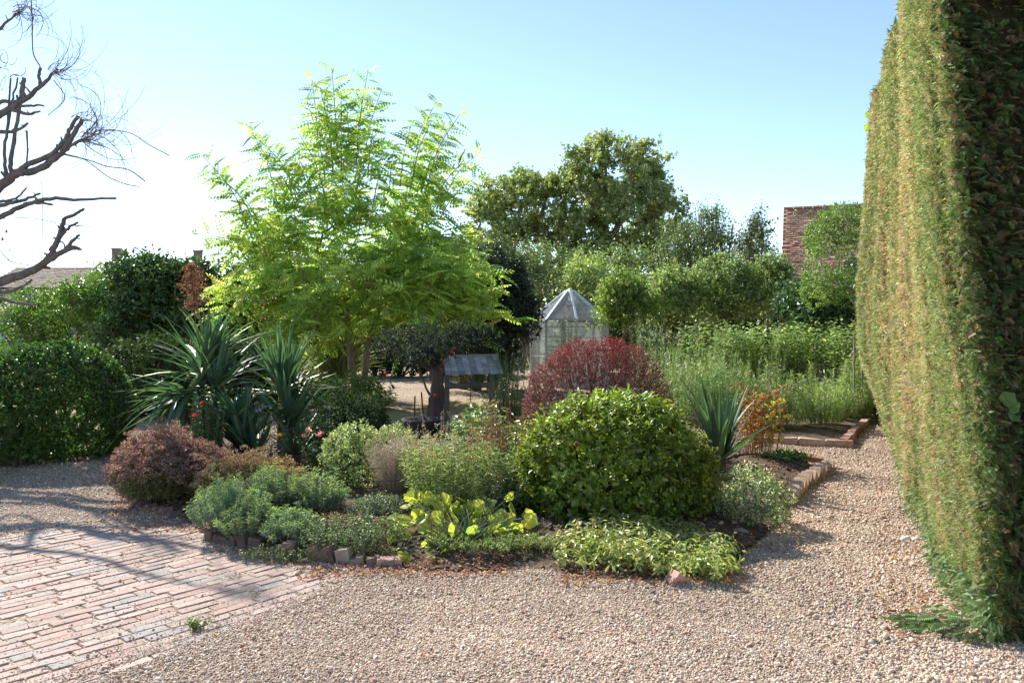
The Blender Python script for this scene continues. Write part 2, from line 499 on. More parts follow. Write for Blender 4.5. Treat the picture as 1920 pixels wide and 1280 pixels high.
BED = [G(212, 905), G(262, 945), G(330, 968), G(400, 1008), G(470, 1030), G(560, 1046), G(650, 1056), G(740, 1064), G(850, 1070), G(960, 1070), G(1060, 1082),
       G(1160, 1095), G(1272, 1100), G(1372, 1080), G(1405, 1030), G(1450, 985), G(1484, 935), G(1520, 905), G(1556, 880), G(1500, 866), G(1450, 858),
       np.array([2.2, 10.0, 0]), np.array([1.4, 12.0, 0]), np.array([-.2, 12.0, 0]), np.array([-1.0, 10.6, 0]), np.array([-2.2, 11.2, 0]), np.array([-4.2, 10.6, 0]), np.array([-4.5, 9.0, 0])]
BED2 = [G(1395, 833), G(1580, 838), G(1608, 810), G(1655, 772), np.array([7.6, 17.0, 0]), np.array([1.8, 17.5, 0]), np.array([2.6, 12.5, 0])]
PAVE = [(-6.2, 3.1), (-5.6, 4.4), tuple(G(0, 1006)[:2]), tuple(G(130, 982)[:2]), tuple(G(385, 966)[:2]), tuple(G(440, 1030)[:2]), tuple(G(560, 1052)[:2]), tuple(G(670, 1078)[:2]), tuple(G(600, 1110)[:2]), tuple(G(400, 1200)[:2]), tuple(G(215, 1275)[:2]), (-2.1, 3.0), (-3.0, 2.4)]
LAWN = [G(640, 812), G(700, 775), G(800, 757), G(1000, 757), G(1000, 835), G(760, 822)]

def gz(x, y):
    """height of the gravel surface"""
    p = np.stack([x, y, np.zeros_like(x)], -1).reshape(-1, 3)
    h = .016 * noise(p, .9) + .013 * noise(p + 3, 2.6) + .009 * noise(p + 8, 5.0)
    h = h.reshape(np.shape(x)) * np.clip((np.asarray(y) - 2) / 2, 0, 1) * np.clip((40 - np.asarray(y)) / 20, 0, 1)
    inside = in_poly(x, y, PAVE); d = poly_dist(x, y, PAVE)
    h = np.where(inside, h * .15, h * np.clip(.15 + d / .9, 0, 1) + .008 * np.exp(-d / .2))
    k = np.clip(d / .28, 0, 1)
    return np.where(inside, h * (1 - k) - .0015 * k - .001, h + .004)

def grid_sheet(name, xs, ys, zf, mat, kind='structure', mask=None, col=(.5, .5, .5)):
    X, Y = np.meshgrid(xs, ys); Z = zf(X, Y)
    nx, ny = len(xs), len(ys)
    i = np.arange(ny - 1)[:, None] * nx + np.arange(nx - 1)[None]
    f = np.stack([i, i + 1, i + nx + 1, i + nx], -1).reshape(-1, 4)
    if mask is not None:
        cx = (X[:-1, :-1] + X[1:, 1:]) / 2; cy = (Y[:-1, :-1] + Y[1:, 1:]) / 2
        f = f[mask(cx, cy).ravel()]
    mb = MB(); mb.add(np.stack([X, Y, Z], -1).reshape(-1, 3), f, col)
    return mb.build(name, mat, smooth=True, kind=kind)

def gravel_mat():
    m, nt, out = node_mat('gravel_sheet')
    tc = nt.nodes.new('ShaderNodeTexCoord')
    vo = nt.nodes.new('ShaderNodeTexVoronoi'); vo.inputs['Scale'].default_value = 55
    nt.links.new(tc.outputs['Object'], vo.inputs['Vector'])
    cr = nt.nodes.new('ShaderNodeValToRGB')
    sep = nt.nodes.new('ShaderNodeSeparateColor'); nt.links.new(vo.outputs['Color'], sep.inputs[0])
    nt.links.new(sep.outputs[0], cr.inputs[0])
    e = cr.color_ramp.elements
    e[0].position = 0; e[0].color = (.13, .085, .055, 1); e[1].position = 1; e[1].color = (.55, .46, .36, 1)
    for pos, c in ((.25, (.27, .18, .11)), (.5, (.36, .26, .17)), (.75, (.44, .34, .25))):
        q = e.new(pos); q.color = (*c, 1)
    nz = nt.nodes.new('ShaderNodeTexNoise'); nz.inputs['Scale'].default_value = .9; nz.inputs['Detail'].default_value = 6
    nt.links.new(tc.outputs['Object'], nz.inputs[0])
    mr = nt.nodes.new('ShaderNodeMapRange'); mr.inputs[1].default_value = .3; mr.inputs[2].default_value = .7; mr.inputs[3].default_value = .82; mr.inputs[4].default_value = 1.12
    nt.links.new(nz.outputs[0], mr.inputs[0])
    sc = nt.nodes.new('ShaderNodeVectorMath'); sc.operation = 'SCALE'
    nt.links.new(cr.outputs[0], sc.inputs[0]); nt.links.new(mr.outputs[0], sc.inputs['Scale'])
    pb = nt.nodes.new('ShaderNodeBsdfPrincipled'); pb.inputs['Roughness'].default_value = .85; pb.inputs['Specular IOR Level'].default_value = .2
    nt.links.new(sc.outputs[0], pb.inputs['Base Color'])
    bp = nt.nodes.new('ShaderNodeBump'); bp.inputs['Strength'].default_value = .9; bp.inputs['Distance'].default_value = .012; bp.invert = True
    nt.links.new(vo.outputs['Distance'], bp.inputs['Height']); nt.links.new(bp.outputs[0], pb.inputs['Normal'])
    nt.links.new(pb.outputs[0], out.inputs[0])
    return m
M_GRAVEL = gravel_mat()
def earth_mat(name, c1, c2, scale=14, bump=.8):
    m, nt, out = node_mat(name)
    tc = nt.nodes.new('ShaderNodeTexCoord')
    nz = nt.nodes.new('ShaderNodeTexNoise'); nz.inputs['Scale'].default_value = scale; nz.inputs['Detail'].default_value = 10; nz.inputs['Roughness'].default_value = .7
    nt.links.new(tc.outputs['Object'], nz.inputs[0])
    cr = nt.nodes.new('ShaderNodeValToRGB'); e = cr.color_ramp.elements
    e[0].position = .35; e[0].color = (*c1, 1); e[1].position = .68; e[1].color = (*c2, 1)
    nt.links.new(nz.outputs[0], cr.inputs[0])
    pb = nt.nodes.new('ShaderNodeBsdfPrincipled'); pb.inputs['Roughness'].default_value = .95; pb.inputs['Specular IOR Level'].default_value = .15
    nt.links.new(cr.outputs[0], pb.inputs['Base Color'])
    bp = nt.nodes.new('ShaderNodeBump'); bp.inputs['Strength'].default_value = bump; bp.inputs['Distance'].default_value = .03
    nt.links.new(nz.outputs[0], bp.inputs['Height']); nt.links.new(bp.outputs[0], pb.inputs['Normal'])
    nt.links.new(pb.outputs[0], out.inputs[0])
    return m
M_SOIL = earth_mat('soil', (.05, .033, .022), (.2, .145, .1), 22)
M_LAWN = earth_mat('parched_lawn', (.3, .2, .08), (.52, .4, .2), 18, .5)
M_FIELD = earth_mat('field', (.05, .075, .02), (.16, .15, .06), 3, .5)

xs = np.concatenate([[-900, -300, -120, -50, -25, -14], np.arange(-9, 9.01, .14), [14, 25, 50, 120, 300, 900]])
ys = np.concatenate([[-200, -50, -10, -2], np.arange(1, 14.01, .14), [16, 20, 26]])
grid_sheet('gravel_ground', xs, ys, gz, M_GRAVEL)
grid_sheet('field', np.array([-900, -200, -50, 0, 50, 200, 900.]), np.array([25.9, 60, 120, 300, 1500.]), lambda X, Y: X * 0 + .012, M_FIELD)

def bed_z(x, y):
    d = poly_dist(x, y, BED)
    p = np.stack([x, y, np.zeros_like(x)], -1).reshape(-1, 3)
    return .015 + .09 * np.clip(d / .5, 0, 1) + (.012 * noise(p, 4)).reshape(np.shape(x))
def bed2_z(x, y):
    p = np.stack([x, y, np.zeros_like(x)], -1).reshape(-1, 3)
    return .03 + .03 * np.clip(poly_dist(x, y, BED2) / .4, 0, 1) + (.01 * noise(p, 4)).reshape(np.shape(x))
grid_sheet('soil', np.arange(-4.8, 3.6, .05), np.arange(4.7, 12.2, .05), bed_z, M_SOIL, mask=lambda x, y: in_poly(x, y, BED))
grid_sheet('soil', np.arange(1.6, 8, .1), np.arange(9.8, 17.8, .1), bed2_z, M_SOIL, mask=lambda x, y: in_poly(x, y, BED2))
grid_sheet('lawn', np.arange(-3.6, 1.2, .06), np.arange(9.9, 16, .06), lambda x, y: gz(x, y) + .016, M_LAWN, mask=lambda x, y: in_poly(x, y, LAWN))
print('ground done')

# ------------------------------------------------------------------ brick paving: every brick a part
def brick_mesh(seed):
    r = np.random.default_rng(seed)
    v = []
    for z, ins in ((-1, 0), (.72, 0), (1, .045)):
        for i, (x, y) in enumerate(((-1, -1), (1, -1), (1, 1), (-1, 1))):
            ch = r.uniform(0, .04) if z > 0 else 0
            v.append([x * (.5 - ins * .4 - ch * .3), y * (.5 - ins - ch), z * .5 + (r.normal(0, .03) if z > 0 else 0)])
    v.append([r.normal(0, .05), r.normal(0, .05), .5 + r.normal(0, .02)])
    f = [(8, 9, 12), (9, 10, 12), (10, 11, 12), (11, 8, 12), (3, 2, 1, 0)]
    for k in (0, 4):
        for i in range(4): f.append((k + i, k + (i + 1) % 4, k + 4 + (i + 1) % 4, k + 4 + i))
    return v, f
def paver_mat():
    m, nt, out = node_mat('paver_brick')
    oi = nt.nodes.new('ShaderNodeObjectInfo'); geo = nt.nodes.new('ShaderNodeNewGeometry')
    cr = nt.nodes.new('ShaderNodeValToRGB'); e = cr.color_ramp.elements
    cr.color_ramp.interpolation = 'CONSTANT'
    e[0].position = 0; e[0].color = (.5, .35, .28, 1); e[1].position = .93; e[1].color = (.42, .385, .35, 1)
    for pos, c in ((.14, (.56, .4, .33)), (.3, (.5, .38, .31)), (.42, (.58, .44, .36)), (.56, (.47, .32, .26)), (.66, (.53, .42, .35)), (.8, (.46, .4, .35))):
        q = e.new(pos); q.color = (*c, 1)
    nt.links.new(oi.outputs['Random'], cr.inputs[0])
    nz = nt.nodes.new('ShaderNodeTexNoise'); nz.inputs['Scale'].default_value = 26; nz.inputs['Detail'].default_value = 9; nz.inputs['Roughness'].default_value = .7
    nt.links.new(geo.outputs['Position'], nz.inputs[0])
    mr = nt.nodes.new('ShaderNodeMapRange'); mr.inputs[1].default_value = .3; mr.inputs[2].default_value = .7; mr.inputs[3].default_value = .66; mr.inputs[4].default_value = 1.2
    nt.links.new(nz.outputs[0], mr.inputs[0])
    mr.inputs[3].default_value = .58; mr.inputs[4].default_value = .93
    sc = nt.nodes.new('ShaderNodeVectorMath'); sc.operation = 'SCALE'
    nt.links.new(cr.outputs[0], sc.inputs[0]); nt.links.new(mr.outputs[0], sc.inputs['Scale'])
    # lichen and dust stains with their own shape
    n3 = nt.nodes.new('ShaderNodeTexNoise'); n3.inputs['Scale'].default_value = 5; n3.inputs['Detail'].default_value = 8
    nt.links.new(geo.outputs['Position'], n3.inputs[0])
    m3 = nt.nodes.new('ShaderNodeMapRange'); m3.inputs[1].default_value = .52; m3.inputs[2].default_value = .72; m3.inputs[4].default_value = .7
    nt.links.new(n3.outputs[0], m3.inputs[0])
    mx = nt.nodes.new('ShaderNodeMixRGB'); mx.inputs[2].default_value = (.31, .27, .22, 1)
    nt.links.new(m3.outputs[0], mx.inputs[0]); nt.links.new(sc.outputs[0], mx.inputs[1])
    pb = nt.nodes.new('ShaderNodeBsdfPrincipled'); pb.inputs['Roughness'].default_value = .82; pb.inputs['Specular IOR Level'].default_value = .25
    nt.links.new(mx.outputs[0], pb.inputs['Base Color'])
    n2 = nt.nodes.new('ShaderNodeTexNoise'); n2.inputs['Scale'].default_value = 75; n2.inputs['Detail'].default_value = 6
    nt.links.new(geo.outputs['Position'], n2.inputs[0])
    bp = nt.nodes.new('ShaderNodeBump'); bp.inputs['Strength'].default_value = .7; bp.inputs['Distance'].default_value = .006
    nt.links.new(n2.outputs[0], bp.inputs['Height']); nt.links.new(bp.outputs[0], pb.inputs['Normal'])
    nt.links.new(pb.outputs[0], out.inputs[0])
    return m
M_PAVER = paver_mat()
pav = bpy.data.objects.new('brick_paving', None); scene.collection.objects.link(pav); pav['kind'] = 'structure'
bmeshes = []
for k in range(8):
    me = bpy.data.meshes.new('brick'); v, f = brick_mesh(100 + k); me.from_pydata(v, [], f); me.materials.append(M_PAVER); bmeshes.append(me)
rb = np.random.default_rng(21)
TH = math.radians(49)
CU = 26.0                       # the courses bend on a wide radius
u = np.array([math.cos(TH), math.sin(TH)]); w = np.array([-u[1], u[0]])
bricks = []
row = 0
o0 = np.array([-2.2, 4.4])
for j in range(-34, 34):
    a = -4.5 + rb.uniform(0, .3)
    while a < 4.5:
        L = rb.choice([.2, .215, .225, .28, .3]); cx = a + L / 2
        off = j * .0805 + cx * cx / (2 * CU)
        c = o0 + u * cx + w * off
        ang = TH + math.atan(cx / CU)
        a += L + .006
        if in_poly(c[0], c[1], PAVE) or (poly_dist(c[0], c[1], PAVE) < .05 and c[1] > 3.6 and c[0] < -2.2):
            if rb.random() > .012: bricks.append((c[0], c[1], ang, L))
def vis_px(x, y):
    p = 960 + x / y * F
    return -40 < p < 1990 and y > 3.4
vis = [b for b in bricks if vis_px(b[0], b[1])]
far = [b for b in bricks if not vis_px(b[0], b[1])]
vis.sort(key=lambda b: b[1])
print('bricks in view', len(vis), 'outside', len(far))
def put_brick(b, i):
    x, y, ang, L = b
    edge = poly_dist(x, y, PAVE)
    z = -.0245 + rb.normal(0, .0017) + .002 * math.sin(x * 3 + y * 2)
    M = Matrix.Translation((x, y, z)) @ Matrix.Rotation(ang + rb.normal(0, .012), 4, 'Z') @ Matrix.Rotation(rb.normal(0, .01), 4, 'X') @ Matrix.Rotation(rb.normal(0, .008), 4, 'Y') @ Matrix.Diagonal((L * rb.uniform(.98, 1), .0745 * rb.uniform(.96, 1.03), .055, 1))
    return M
for i, b in enumerate(vis[:300]):
    o = bpy.data.objects.new('brick', bmeshes[rb.integers(8)]); scene.collection.objects.link(o); o.parent = pav; o.matrix_local = put_brick(b, i)
mb = MB()
for b in vis[300:] + far:
    v, f = brick_mesh(rb.integers(1000)); M = np.array(put_brick(b, 0)); v = np.array(v)
    V = v @ M[:3, :3].T + M[:3, 3]
    mb.add(V, [q for q in f if len(q) == 3]); mb.f.append(np.array([q for q in f if len(q) == 4]) + mb.n - len(v))
mb.build('outer_bricks', M_PAVER, pav, kind='stuff')

# ------------------------------------------------------------------ loose gravel, one stuff object instanced on points
def pebble_mat():
    m, nt, out = node_mat('pebble')
    at = nt.nodes.new('ShaderNodeAttribute'); at.attribute_type = 'INSTANCER'; at.attribute_name = 'pcol'
    geo = nt.nodes.new('ShaderNodeNewGeometry')
    nz = nt.nodes.new('ShaderNodeTexNoise'); nz.inputs['Scale'].default_value = 120; nz.inputs['Detail'].default_value = 3
    nt.links.new(geo.outputs['Position'], nz.inputs[0])
    mr = nt.nodes.new('ShaderNodeMapRange'); mr.inputs[3].default_value = .75; mr.inputs[4].default_value = 1.25
    nt.links.new(nz.outputs[0], mr.inputs[0])
    sc = nt.nodes.new('ShaderNodeVectorMath'); sc.operation = 'SCALE'
    nt.links.new(at.outputs['Color'], sc.inputs[0]); nt.links.new(mr.outputs[0], sc.inputs['Scale'])
    pb = nt.nodes.new('ShaderNodeBsdfPrincipled'); pb.inputs['Roughness'].default_value = .7; pb.inputs['Specular IOR Level'].default_value = .3
    nt.links.new(sc.outputs[0], pb.inputs['Base Color']); nt.links.new(pb.outputs[0], out.inputs[0])
    return m
M_PEB = pebble_mat()
def scatter(name, pts, scl, rot, col, mat, src=None, sub=2):
    me = bpy.data.meshes.new(name)
    me.vertices.add(len(pts)); me.vertices.foreach_set('co', np.asarray(pts, np.float32).ravel())
    for an, arr in (('scl', scl), ('rot', rot)):
        a = me.attributes.new(an, 'FLOAT_VECTOR', 'POINT'); a.data.foreach_set('vector', np.asarray(arr, np.float32).ravel())
    a = me.attributes.new('pcol', 'FLOAT_COLOR', 'POINT'); a.data.foreach_set('color', np.concatenate([col, np.ones((len(col), 1))], 1).astype(np.float32).ravel())
    me.materials.append(mat)
    o = bpy.data.objects.new(name, me); scene.collection.objects.link(o); o['kind'] = 'stuff'
    ng = bpy.data.node_groups.new(name, 'GeometryNodeTree')
    ng.interface.new_socket('Geometry', in_out='INPUT', socket_type='NodeSocketGeometry')
    ng.interface.new_socket('Geometry', in_out='OUTPUT', socket_type='NodeSocketGeometry')
    gi = ng.nodes.new('NodeGroupInput'); go = ng.nodes.new('NodeGroupOutput')
    ico = ng.nodes.new('GeometryNodeMeshIcoSphere'); ico.inputs['Radius'].default_value = .5; ico.inputs['Subdivisions'].default_value = sub
    sp = ng.nodes.new('GeometryNodeSetPosition')
    nz = ng.nodes.new('ShaderNodeTexNoise'); nz.inputs['Scale'].default_value = 2.2
    vm = ng.nodes.new('ShaderNodeVectorMath'); vm.operation = 'SUBTRACT'; vm.inputs[1].default_value = (.5, .5, .5)
    vs = ng.nodes.new('ShaderNodeVectorMath'); vs.operation = 'SCALE'; vs.inputs['Scale'].default_value = .7
    ng.links.new(nz.outputs['Color'], vm.inputs[0]); ng.links.new(vm.outputs[0], vs.inputs[0])
    ng.links.new(ico.outputs['Mesh'], sp.inputs['Geometry']); ng.links.new(vs.outputs[0], sp.inputs['Offset'])
    sm = ng.nodes.new('GeometryNodeSetShadeSmooth'); ng.links.new(sp.outputs[0], sm.inputs['Geometry'])
    mt = ng.nodes.new('GeometryNodeSetMaterial'); mt.inputs['Material'].default_value = mat; ng.links.new(sm.outputs[0], mt.inputs['Geometry'])
    ip = ng.nodes.new('GeometryNodeInstanceOnPoints')
    ng.links.new(gi.outputs[0], ip.inputs['Points'])
    if src is None: ng.links.new(mt.outputs[0], ip.inputs['Instance'])
    else:
        on = ng.nodes.new('GeometryNodeObjectInfo'); on.inputs['Object'].default_value = src; ng.links.new(on.outputs['Geometry'], ip.inputs['Instance'])
    for an, sock in (('rot', 'Rotation'), ('scl', 'Scale')):
        na = ng.nodes.new('GeometryNodeInputNamedAttribute'); na.data_type = 'FLOAT_VECTOR'; na.inputs['Name'].default_value = an
        if an == 'rot':
            er = ng.nodes.new('FunctionNodeEulerToRotation'); ng.links.new(na.outputs[0], er.inputs[0]); ng.links.new(er.outputs[0], ip.inputs[sock])
        else: ng.links.new(na.outputs[0], ip.inputs[sock])
    ng.links.new(ip.outputs[0], go.inputs[0])
    md = o.modifiers.new('scatter', 'NODES'); md.node_group = ng
    return o
rp = np.random.default_rng(31)
PEB = [((.47, .36, .26), 5), ((.54, .43, .325), 5), ((.4, .29, .2), 3), ((.58, .49, .39), 2), ((.33, .21, .15), .9), ((.43, .36, .29), .8), ((.5, .33, .23), 2.2), ((.66, .59, .5), .5)]
pts = []
for y0, y1, rho in ((3.2, 4.2, 30000), (4.2, 5.4, 23000), (5.4, 7.5, 13000), (7.5, 10, 6500), (10, 14, 2600)):
    xm = y1 * .70
    n = int(rho * (y1 - y0) * 2 * xm)
    q = np.stack([rp.uniform(-xm, xm, n), rp.uniform(y0, y1, n)], 1)
    pts.append(q)
q = np.concatenate(pts)
inb = in_poly(q[:, 0], q[:, 1], BED) | in_poly(q[:, 0], q[:, 1], BED2)
db = poly_dist(q[:, 0], q[:, 1], BED)
keep = ~inb | ((db < .1) & (rp.random(len(q)) < .25))
# the hedge covers its own foot
keep &= ~(q[:, 0] > 2.55 + .406 * (q[:, 1] - 3.9))
inp = in_poly(q[:, 0], q[:, 1], PAVE); dp = poly_dist(q[:, 0], q[:, 1], PAVE)
gate = np.exp(-dp / .1) * .95 + np.exp(-dp / .3) * .12 + .014
patch = noise(np.concatenate([q, np.zeros((len(q), 1))], 1), 1.6)
gate = gate * (1 + .8 * patch)
keep &= ~inp | (rp.random(len(q)) < np.clip(gate, 0, 1))
q = q[keep]; inp = inp[keep]; dp = dp[keep]
n = len(q)
size = np.clip(rp.lognormal(math.log(.0062), .42, n), .0035, .028)
size *= np.where(q[:, 0] > 1.6, 1.22, 1.0) * np.where(inp, .8, 1.0) * (1 + .05 * np.clip(q[:, 1] - 5, 0, 6))
scl = np.stack([size * rp.uniform(.9, 1.5, n), size * rp.uniform(.75, 1.1, n), size * rp.uniform(.45, .8, n)], 1)
rot = np.stack([rp.normal(0, .45, n), rp.normal(0, .45, n), rp.uniform(0, 6.28, n)], 1)
z = np.where(inp & (dp > .1), .006, gz(q[:, 0], q[:, 1])) + size * .12 + rp.uniform(-.2, .55, n) * size * .6
z += np.where(inp, np.maximum(0, .018 - dp * .15), 0)
pc = 1.06 * pick_cols(rp, n, PEB, .09) * (1 + .1 * noise(np.concatenate([q, np.zeros((n, 1))], 1), 1.3))[:, None]
print('pebbles', n)
scatter('gravel', np.stack([q[:, 0], q[:, 1], z], 1), scl, rot, pc, M_PEB)

# soil clods and crumbs
n = 9000
q = np.stack([rp.uniform(-4.6, 3.5, n), rp.uniform(4.9, 9.5, n)], 1); q = q[in_poly(q[:, 0], q[:, 1], BED)]
n = len(q); s_ = np.clip(rp.lognormal(math.log(.018), .5, n), .006, .06)
scatter('soil_clods', np.stack([q[:, 0], q[:, 1], bed_z(q[:, 0], q[:, 1]) + s_ * .1], 1), np.stack([s_ * 1.2, s_, s_ * .7], 1), rp.uniform(0, 3, (n, 3)),
        pick_cols(rp, n, [((.08, .055, .04), 3), ((.16, .115, .08), 3), ((.26, .2, .15), 1.5), ((.38, .3, .22), .8)]), M_PEB, sub=1)

# larger loose stones
def rock(name, label, px, py, wpx, col, parent=None, cat='stone', hgt=.6, group=None):
    c = G(px, py); r = S(wpx, c[1]) / 2
    rr = np.random.default_rng(int(px * 7 + py))
    v = []; f = []
    nu, nv = 9, 5
    for j in range(nv):
        t = j / (nv - 1) * PI * .62
        for i in range(nu):
            a = i / nu * 2 * PI
            v.append([math.sin(t) * math.cos(a), math.sin(t) * math.sin(a) * .8, math.cos(t) * hgt])
    v = np.array(v); v *= (1 + .16 * noise(v + px, 1.6))[:, None]
    v = v * r + c + np.array([0, 0, r * .12])
    for j in range(nv - 1):
        for i in range(nu):
            k = (i + 1) % nu
            f.append([j * nu + i, (j + 1) * nu + i, (j + 1) * nu + k, j * nu + k])
    mb = MB(); mb.add(v, f, col)
    o = mb.build(name, M_STONE, smooth=True)
    return tag(o, label, cat, group)
rock('stone', 'rounded reddish pink stone lying on the gravel near the foot of the tall hedge', 1789, 1194, 22, (.45, .2, .14))
rock('stone', 'white flint pebble on the gravel path, left one of the pair by the hedge', 1698, 1010, 20, (.7, .66, .6))
rock('stone', 'white flint pebble on the gravel path, right one of the pair by the hedge', 1717, 1012, 16, (.72, .68, .63))
rock('stone', 'bluish grey stone under the variegated shrub at the bed edge', 1385, 1006, 44, (.24, .25, .27))
rock('stone', 'pale buff stone at the front of the golden ground cover', 1300, 1090, 24, (.55, .45, .36))

# ------------------------------------------------------------------ bed edgings
def brick_at(mb, c, size, rz, tilt, col, rx=0):
    rr = random.uniform(-.05, .05)
    mb.box(c, size, rz + rr, col, rx=rx, ry=tilt)
def edging(name, label, plist, step, tilt, size, pal, sink=.0, group=None, seed=1, rag=.07):
    rr = random.Random(seed)
    pl = np.array([p[:2] for p in plist]); 
    root = thing(name, label, 'brick edging', (pl[0][0], pl[0][1], 0), group)
    seg = np.linalg.norm(np.diff(pl, axis=0), axis=1); tot = seg.sum(); d = step / 2
    while d < tot:
        k = 0; e = d
        while k < len(seg) - 1 and e > seg[k]: e -= seg[k]; k += 1
        p = pl[k] + (pl[k + 1] - pl[k]) * e / seg[k]
        a = math.atan2(*(pl[k + 1] - pl[k])[::-1])
        mb = MB()
        sx, sy, sz = size
        v, f = brick_mesh(rr.randint(0, 999)); v = np.array(v) * np.array([sx, sy, sz])
        R = np.array(Matrix.Rotation(a + rr.uniform(-.08, .08), 3, 'Z') @ Matrix.Rotation(tilt + rr.uniform(-rag, rag), 3, 'Y') @ Matrix.Rotation(rr.uniform(-rag, rag) * .8, 3, 'X'))
        c = rr.choice(pal); kk = rr.uniform(.8, 1.15); cc = tuple(q * kk for q in c)
        mb.add(v @ R.T + np.array([p[0], p[1], sink + rr.uniform(-.008, .012) * (1 + rag * 8)]), [q for q in f if len(q) == 3], cc)
        mb.f.append(np.array([q for q in f if len(q) == 4]))
        mb.build('brick', M_BRICKV, root)
        d += step
    return root
REDP = [(.3, .15, .1), (.34, .19, .13), (.26, .15, .11), (.36, .24, .18)]
GREYP = [(.17, .115, .09), (.22, .16, .125), (.14, .095, .075), (.26, .2, .16)]
edging('brick_edging', 'row of tan bricks set slanting like saw teeth beside the gravel path', [G(1478, 945), G(1510, 912), G(1545, 888), G(1558, 876)], .165, math.radians(45), (.145, .11, .14), [(.5, .38, .28), (.44, .32, .23), (.4, .27, .19)], .03, seed=3)
edging('brick_edging', 'dark weathered tilted bricks holding the front of the bed below the bluish spurge', [G(392, 1008), G(470, 1032), G(560, 1048), G(650, 1058), G(735, 1064)], .105, math.radians(84), (.13, .09, .085), GREYP, .005, seed=4, rag=.35)
edging('brick_edging', 'short run of dark tilted bricks at the bed corner beside the red sedum', [G(208, 900), G(232, 925), G(275, 952), G(330, 972)], .14, math.radians(60), (.2, .1, .07), [(.14, .09, .075), (.2, .12, .09)], -.035, seed=5)
edging('brick_edging', 'flush red bricks lying flat along the far edge of the bed behind the tufted yucca', [G(1445, 856), G(1500, 866), G(1552, 872)], .225, 0, (.215, .1, .09), REDP, .03, seed=6)
edging('brick_edging', 'pale red bricks lying end to end along the front of the asparagus bed', [G(1395, 832), G(1577, 838)], .33, 0, (.325, .11, .13), [(.5, .36, .27), (.46, .32, .24)], .035, seed=7)
edging('brick_edging', 'red bricks running back beside the hedge along the side of the asparagus bed', [G(1582, 838), G(1608, 812), G(1655, 774)], .31, 0, (.3, .11, .13), REDP, .04, seed=8)
# lone tips of edging bricks that show between the plants
for px, py, lab in ((1272, 1098, 'pinkish pointed edging brick standing alone before the golden ground cover'), (728, 1062, 'reddish flat edging brick beside the yellow leaved plant')):
    c = G(px, py); mb = MB(); v, f = brick_mesh(px); v = np.array(v) * np.array([.12, .1, .09] if px > 1000 else [.16, .1, .07])
    R = np.array(Matrix.Rotation(.3, 3, 'Z') @ Matrix.Rotation(.7 if px > 1000 else .1, 3, 'Y'))
    mb.add(v @ R.T + c + np.array([0, 0, .025]), [q for q in f if len(q) == 3], (.44, .25, .2)); mb.f.append(np.array([q for q in f if len(q) == 4]))
    tag(mb.build('edging_brick', M_BRICKV), lab, 'brick')
print('hard landscape done')

# ------------------------------------------------------------------ planting
def rng_of(k): return np.random.default_rng(1000 + k)
def plant(name, label, cat, px, py_top, py_base, D, group=None):
    """root at the foot, D metres away"""
    c = P(px, py_base, D); c[2] = max(0.0, min(.1, c[2]))
    return thing(name, label, cat, (c[0], D, c[2]), group)

# --- large round glossy green shrub in the foreground
def green_ball():
    rng = rng_of(1); D = 6.4
    c = P(1148, 898, D); r = (S(190, D), S(178, D) * .85, S(150, D)); c[2] = .43
    r = (r[0], r[1], P(0, 748, D)[2] - .43)
    root = thing('round_shrub', 'large round bush with glossy bright green leaves and few yellow ones beside the tufted yucca', 'shrub', (c[0], c[1], .05))
    LV = Leaves(); st = MB()
    pal = [((.14, .2, .03), 5), ((.095, .14, .025), 3), ((.2, .26, .045), 3), ((.26, .31, .06), 1.8), ((.45, .36, .05), .08)]
    shrub_leaves(rng, LV, c, r, 2300, .13, 9, .05, .6, pal, lump=.1, freq=3.0, inner=.2, up=.55, rnd=.35, ang=52, stem=st, zmin=-.97, floor=.05)
    shrub_leaves(rng, LV, c, (r[0] * .93, r[1] * .93, r[2] * .93), 700, .12, 8, .045, .5, pal, lump=.05, freq=3.0, inner=.45, up=.3, rnd=.6, ang=60, zmin=-.9, floor=.05)
    shrub_leaves(rng, LV, (c[0], c[1], .28), (r[0] * .98, r[1] * .98, .3), 420, .12, 9, .05, .58, pal, lump=.06, freq=3, inner=.2, up=.1, rnd=.4, zmin=-.9, floor=.04)
    # taller loose shoots on the crown
    p, nn = blob_points(rng, c, r, 130, .05, 3.0, 0, .35)
    shoots(rng, p - nn * .02, p + nrm(nn + [0, 0, .8]) * rng.uniform(.04, .11, (len(p), 1)), 8, .045, .5, 45, pal, LV, stem=st)
    core_branches(rng, st, (c[0], c[1], .03), c, r, 24, .016)
    st.build('stems', M_STEM, root, kind='stuff')
    LV.parts('leaf', 'foliage', LEAF6, M_EUON, root, 300)
green_ball()

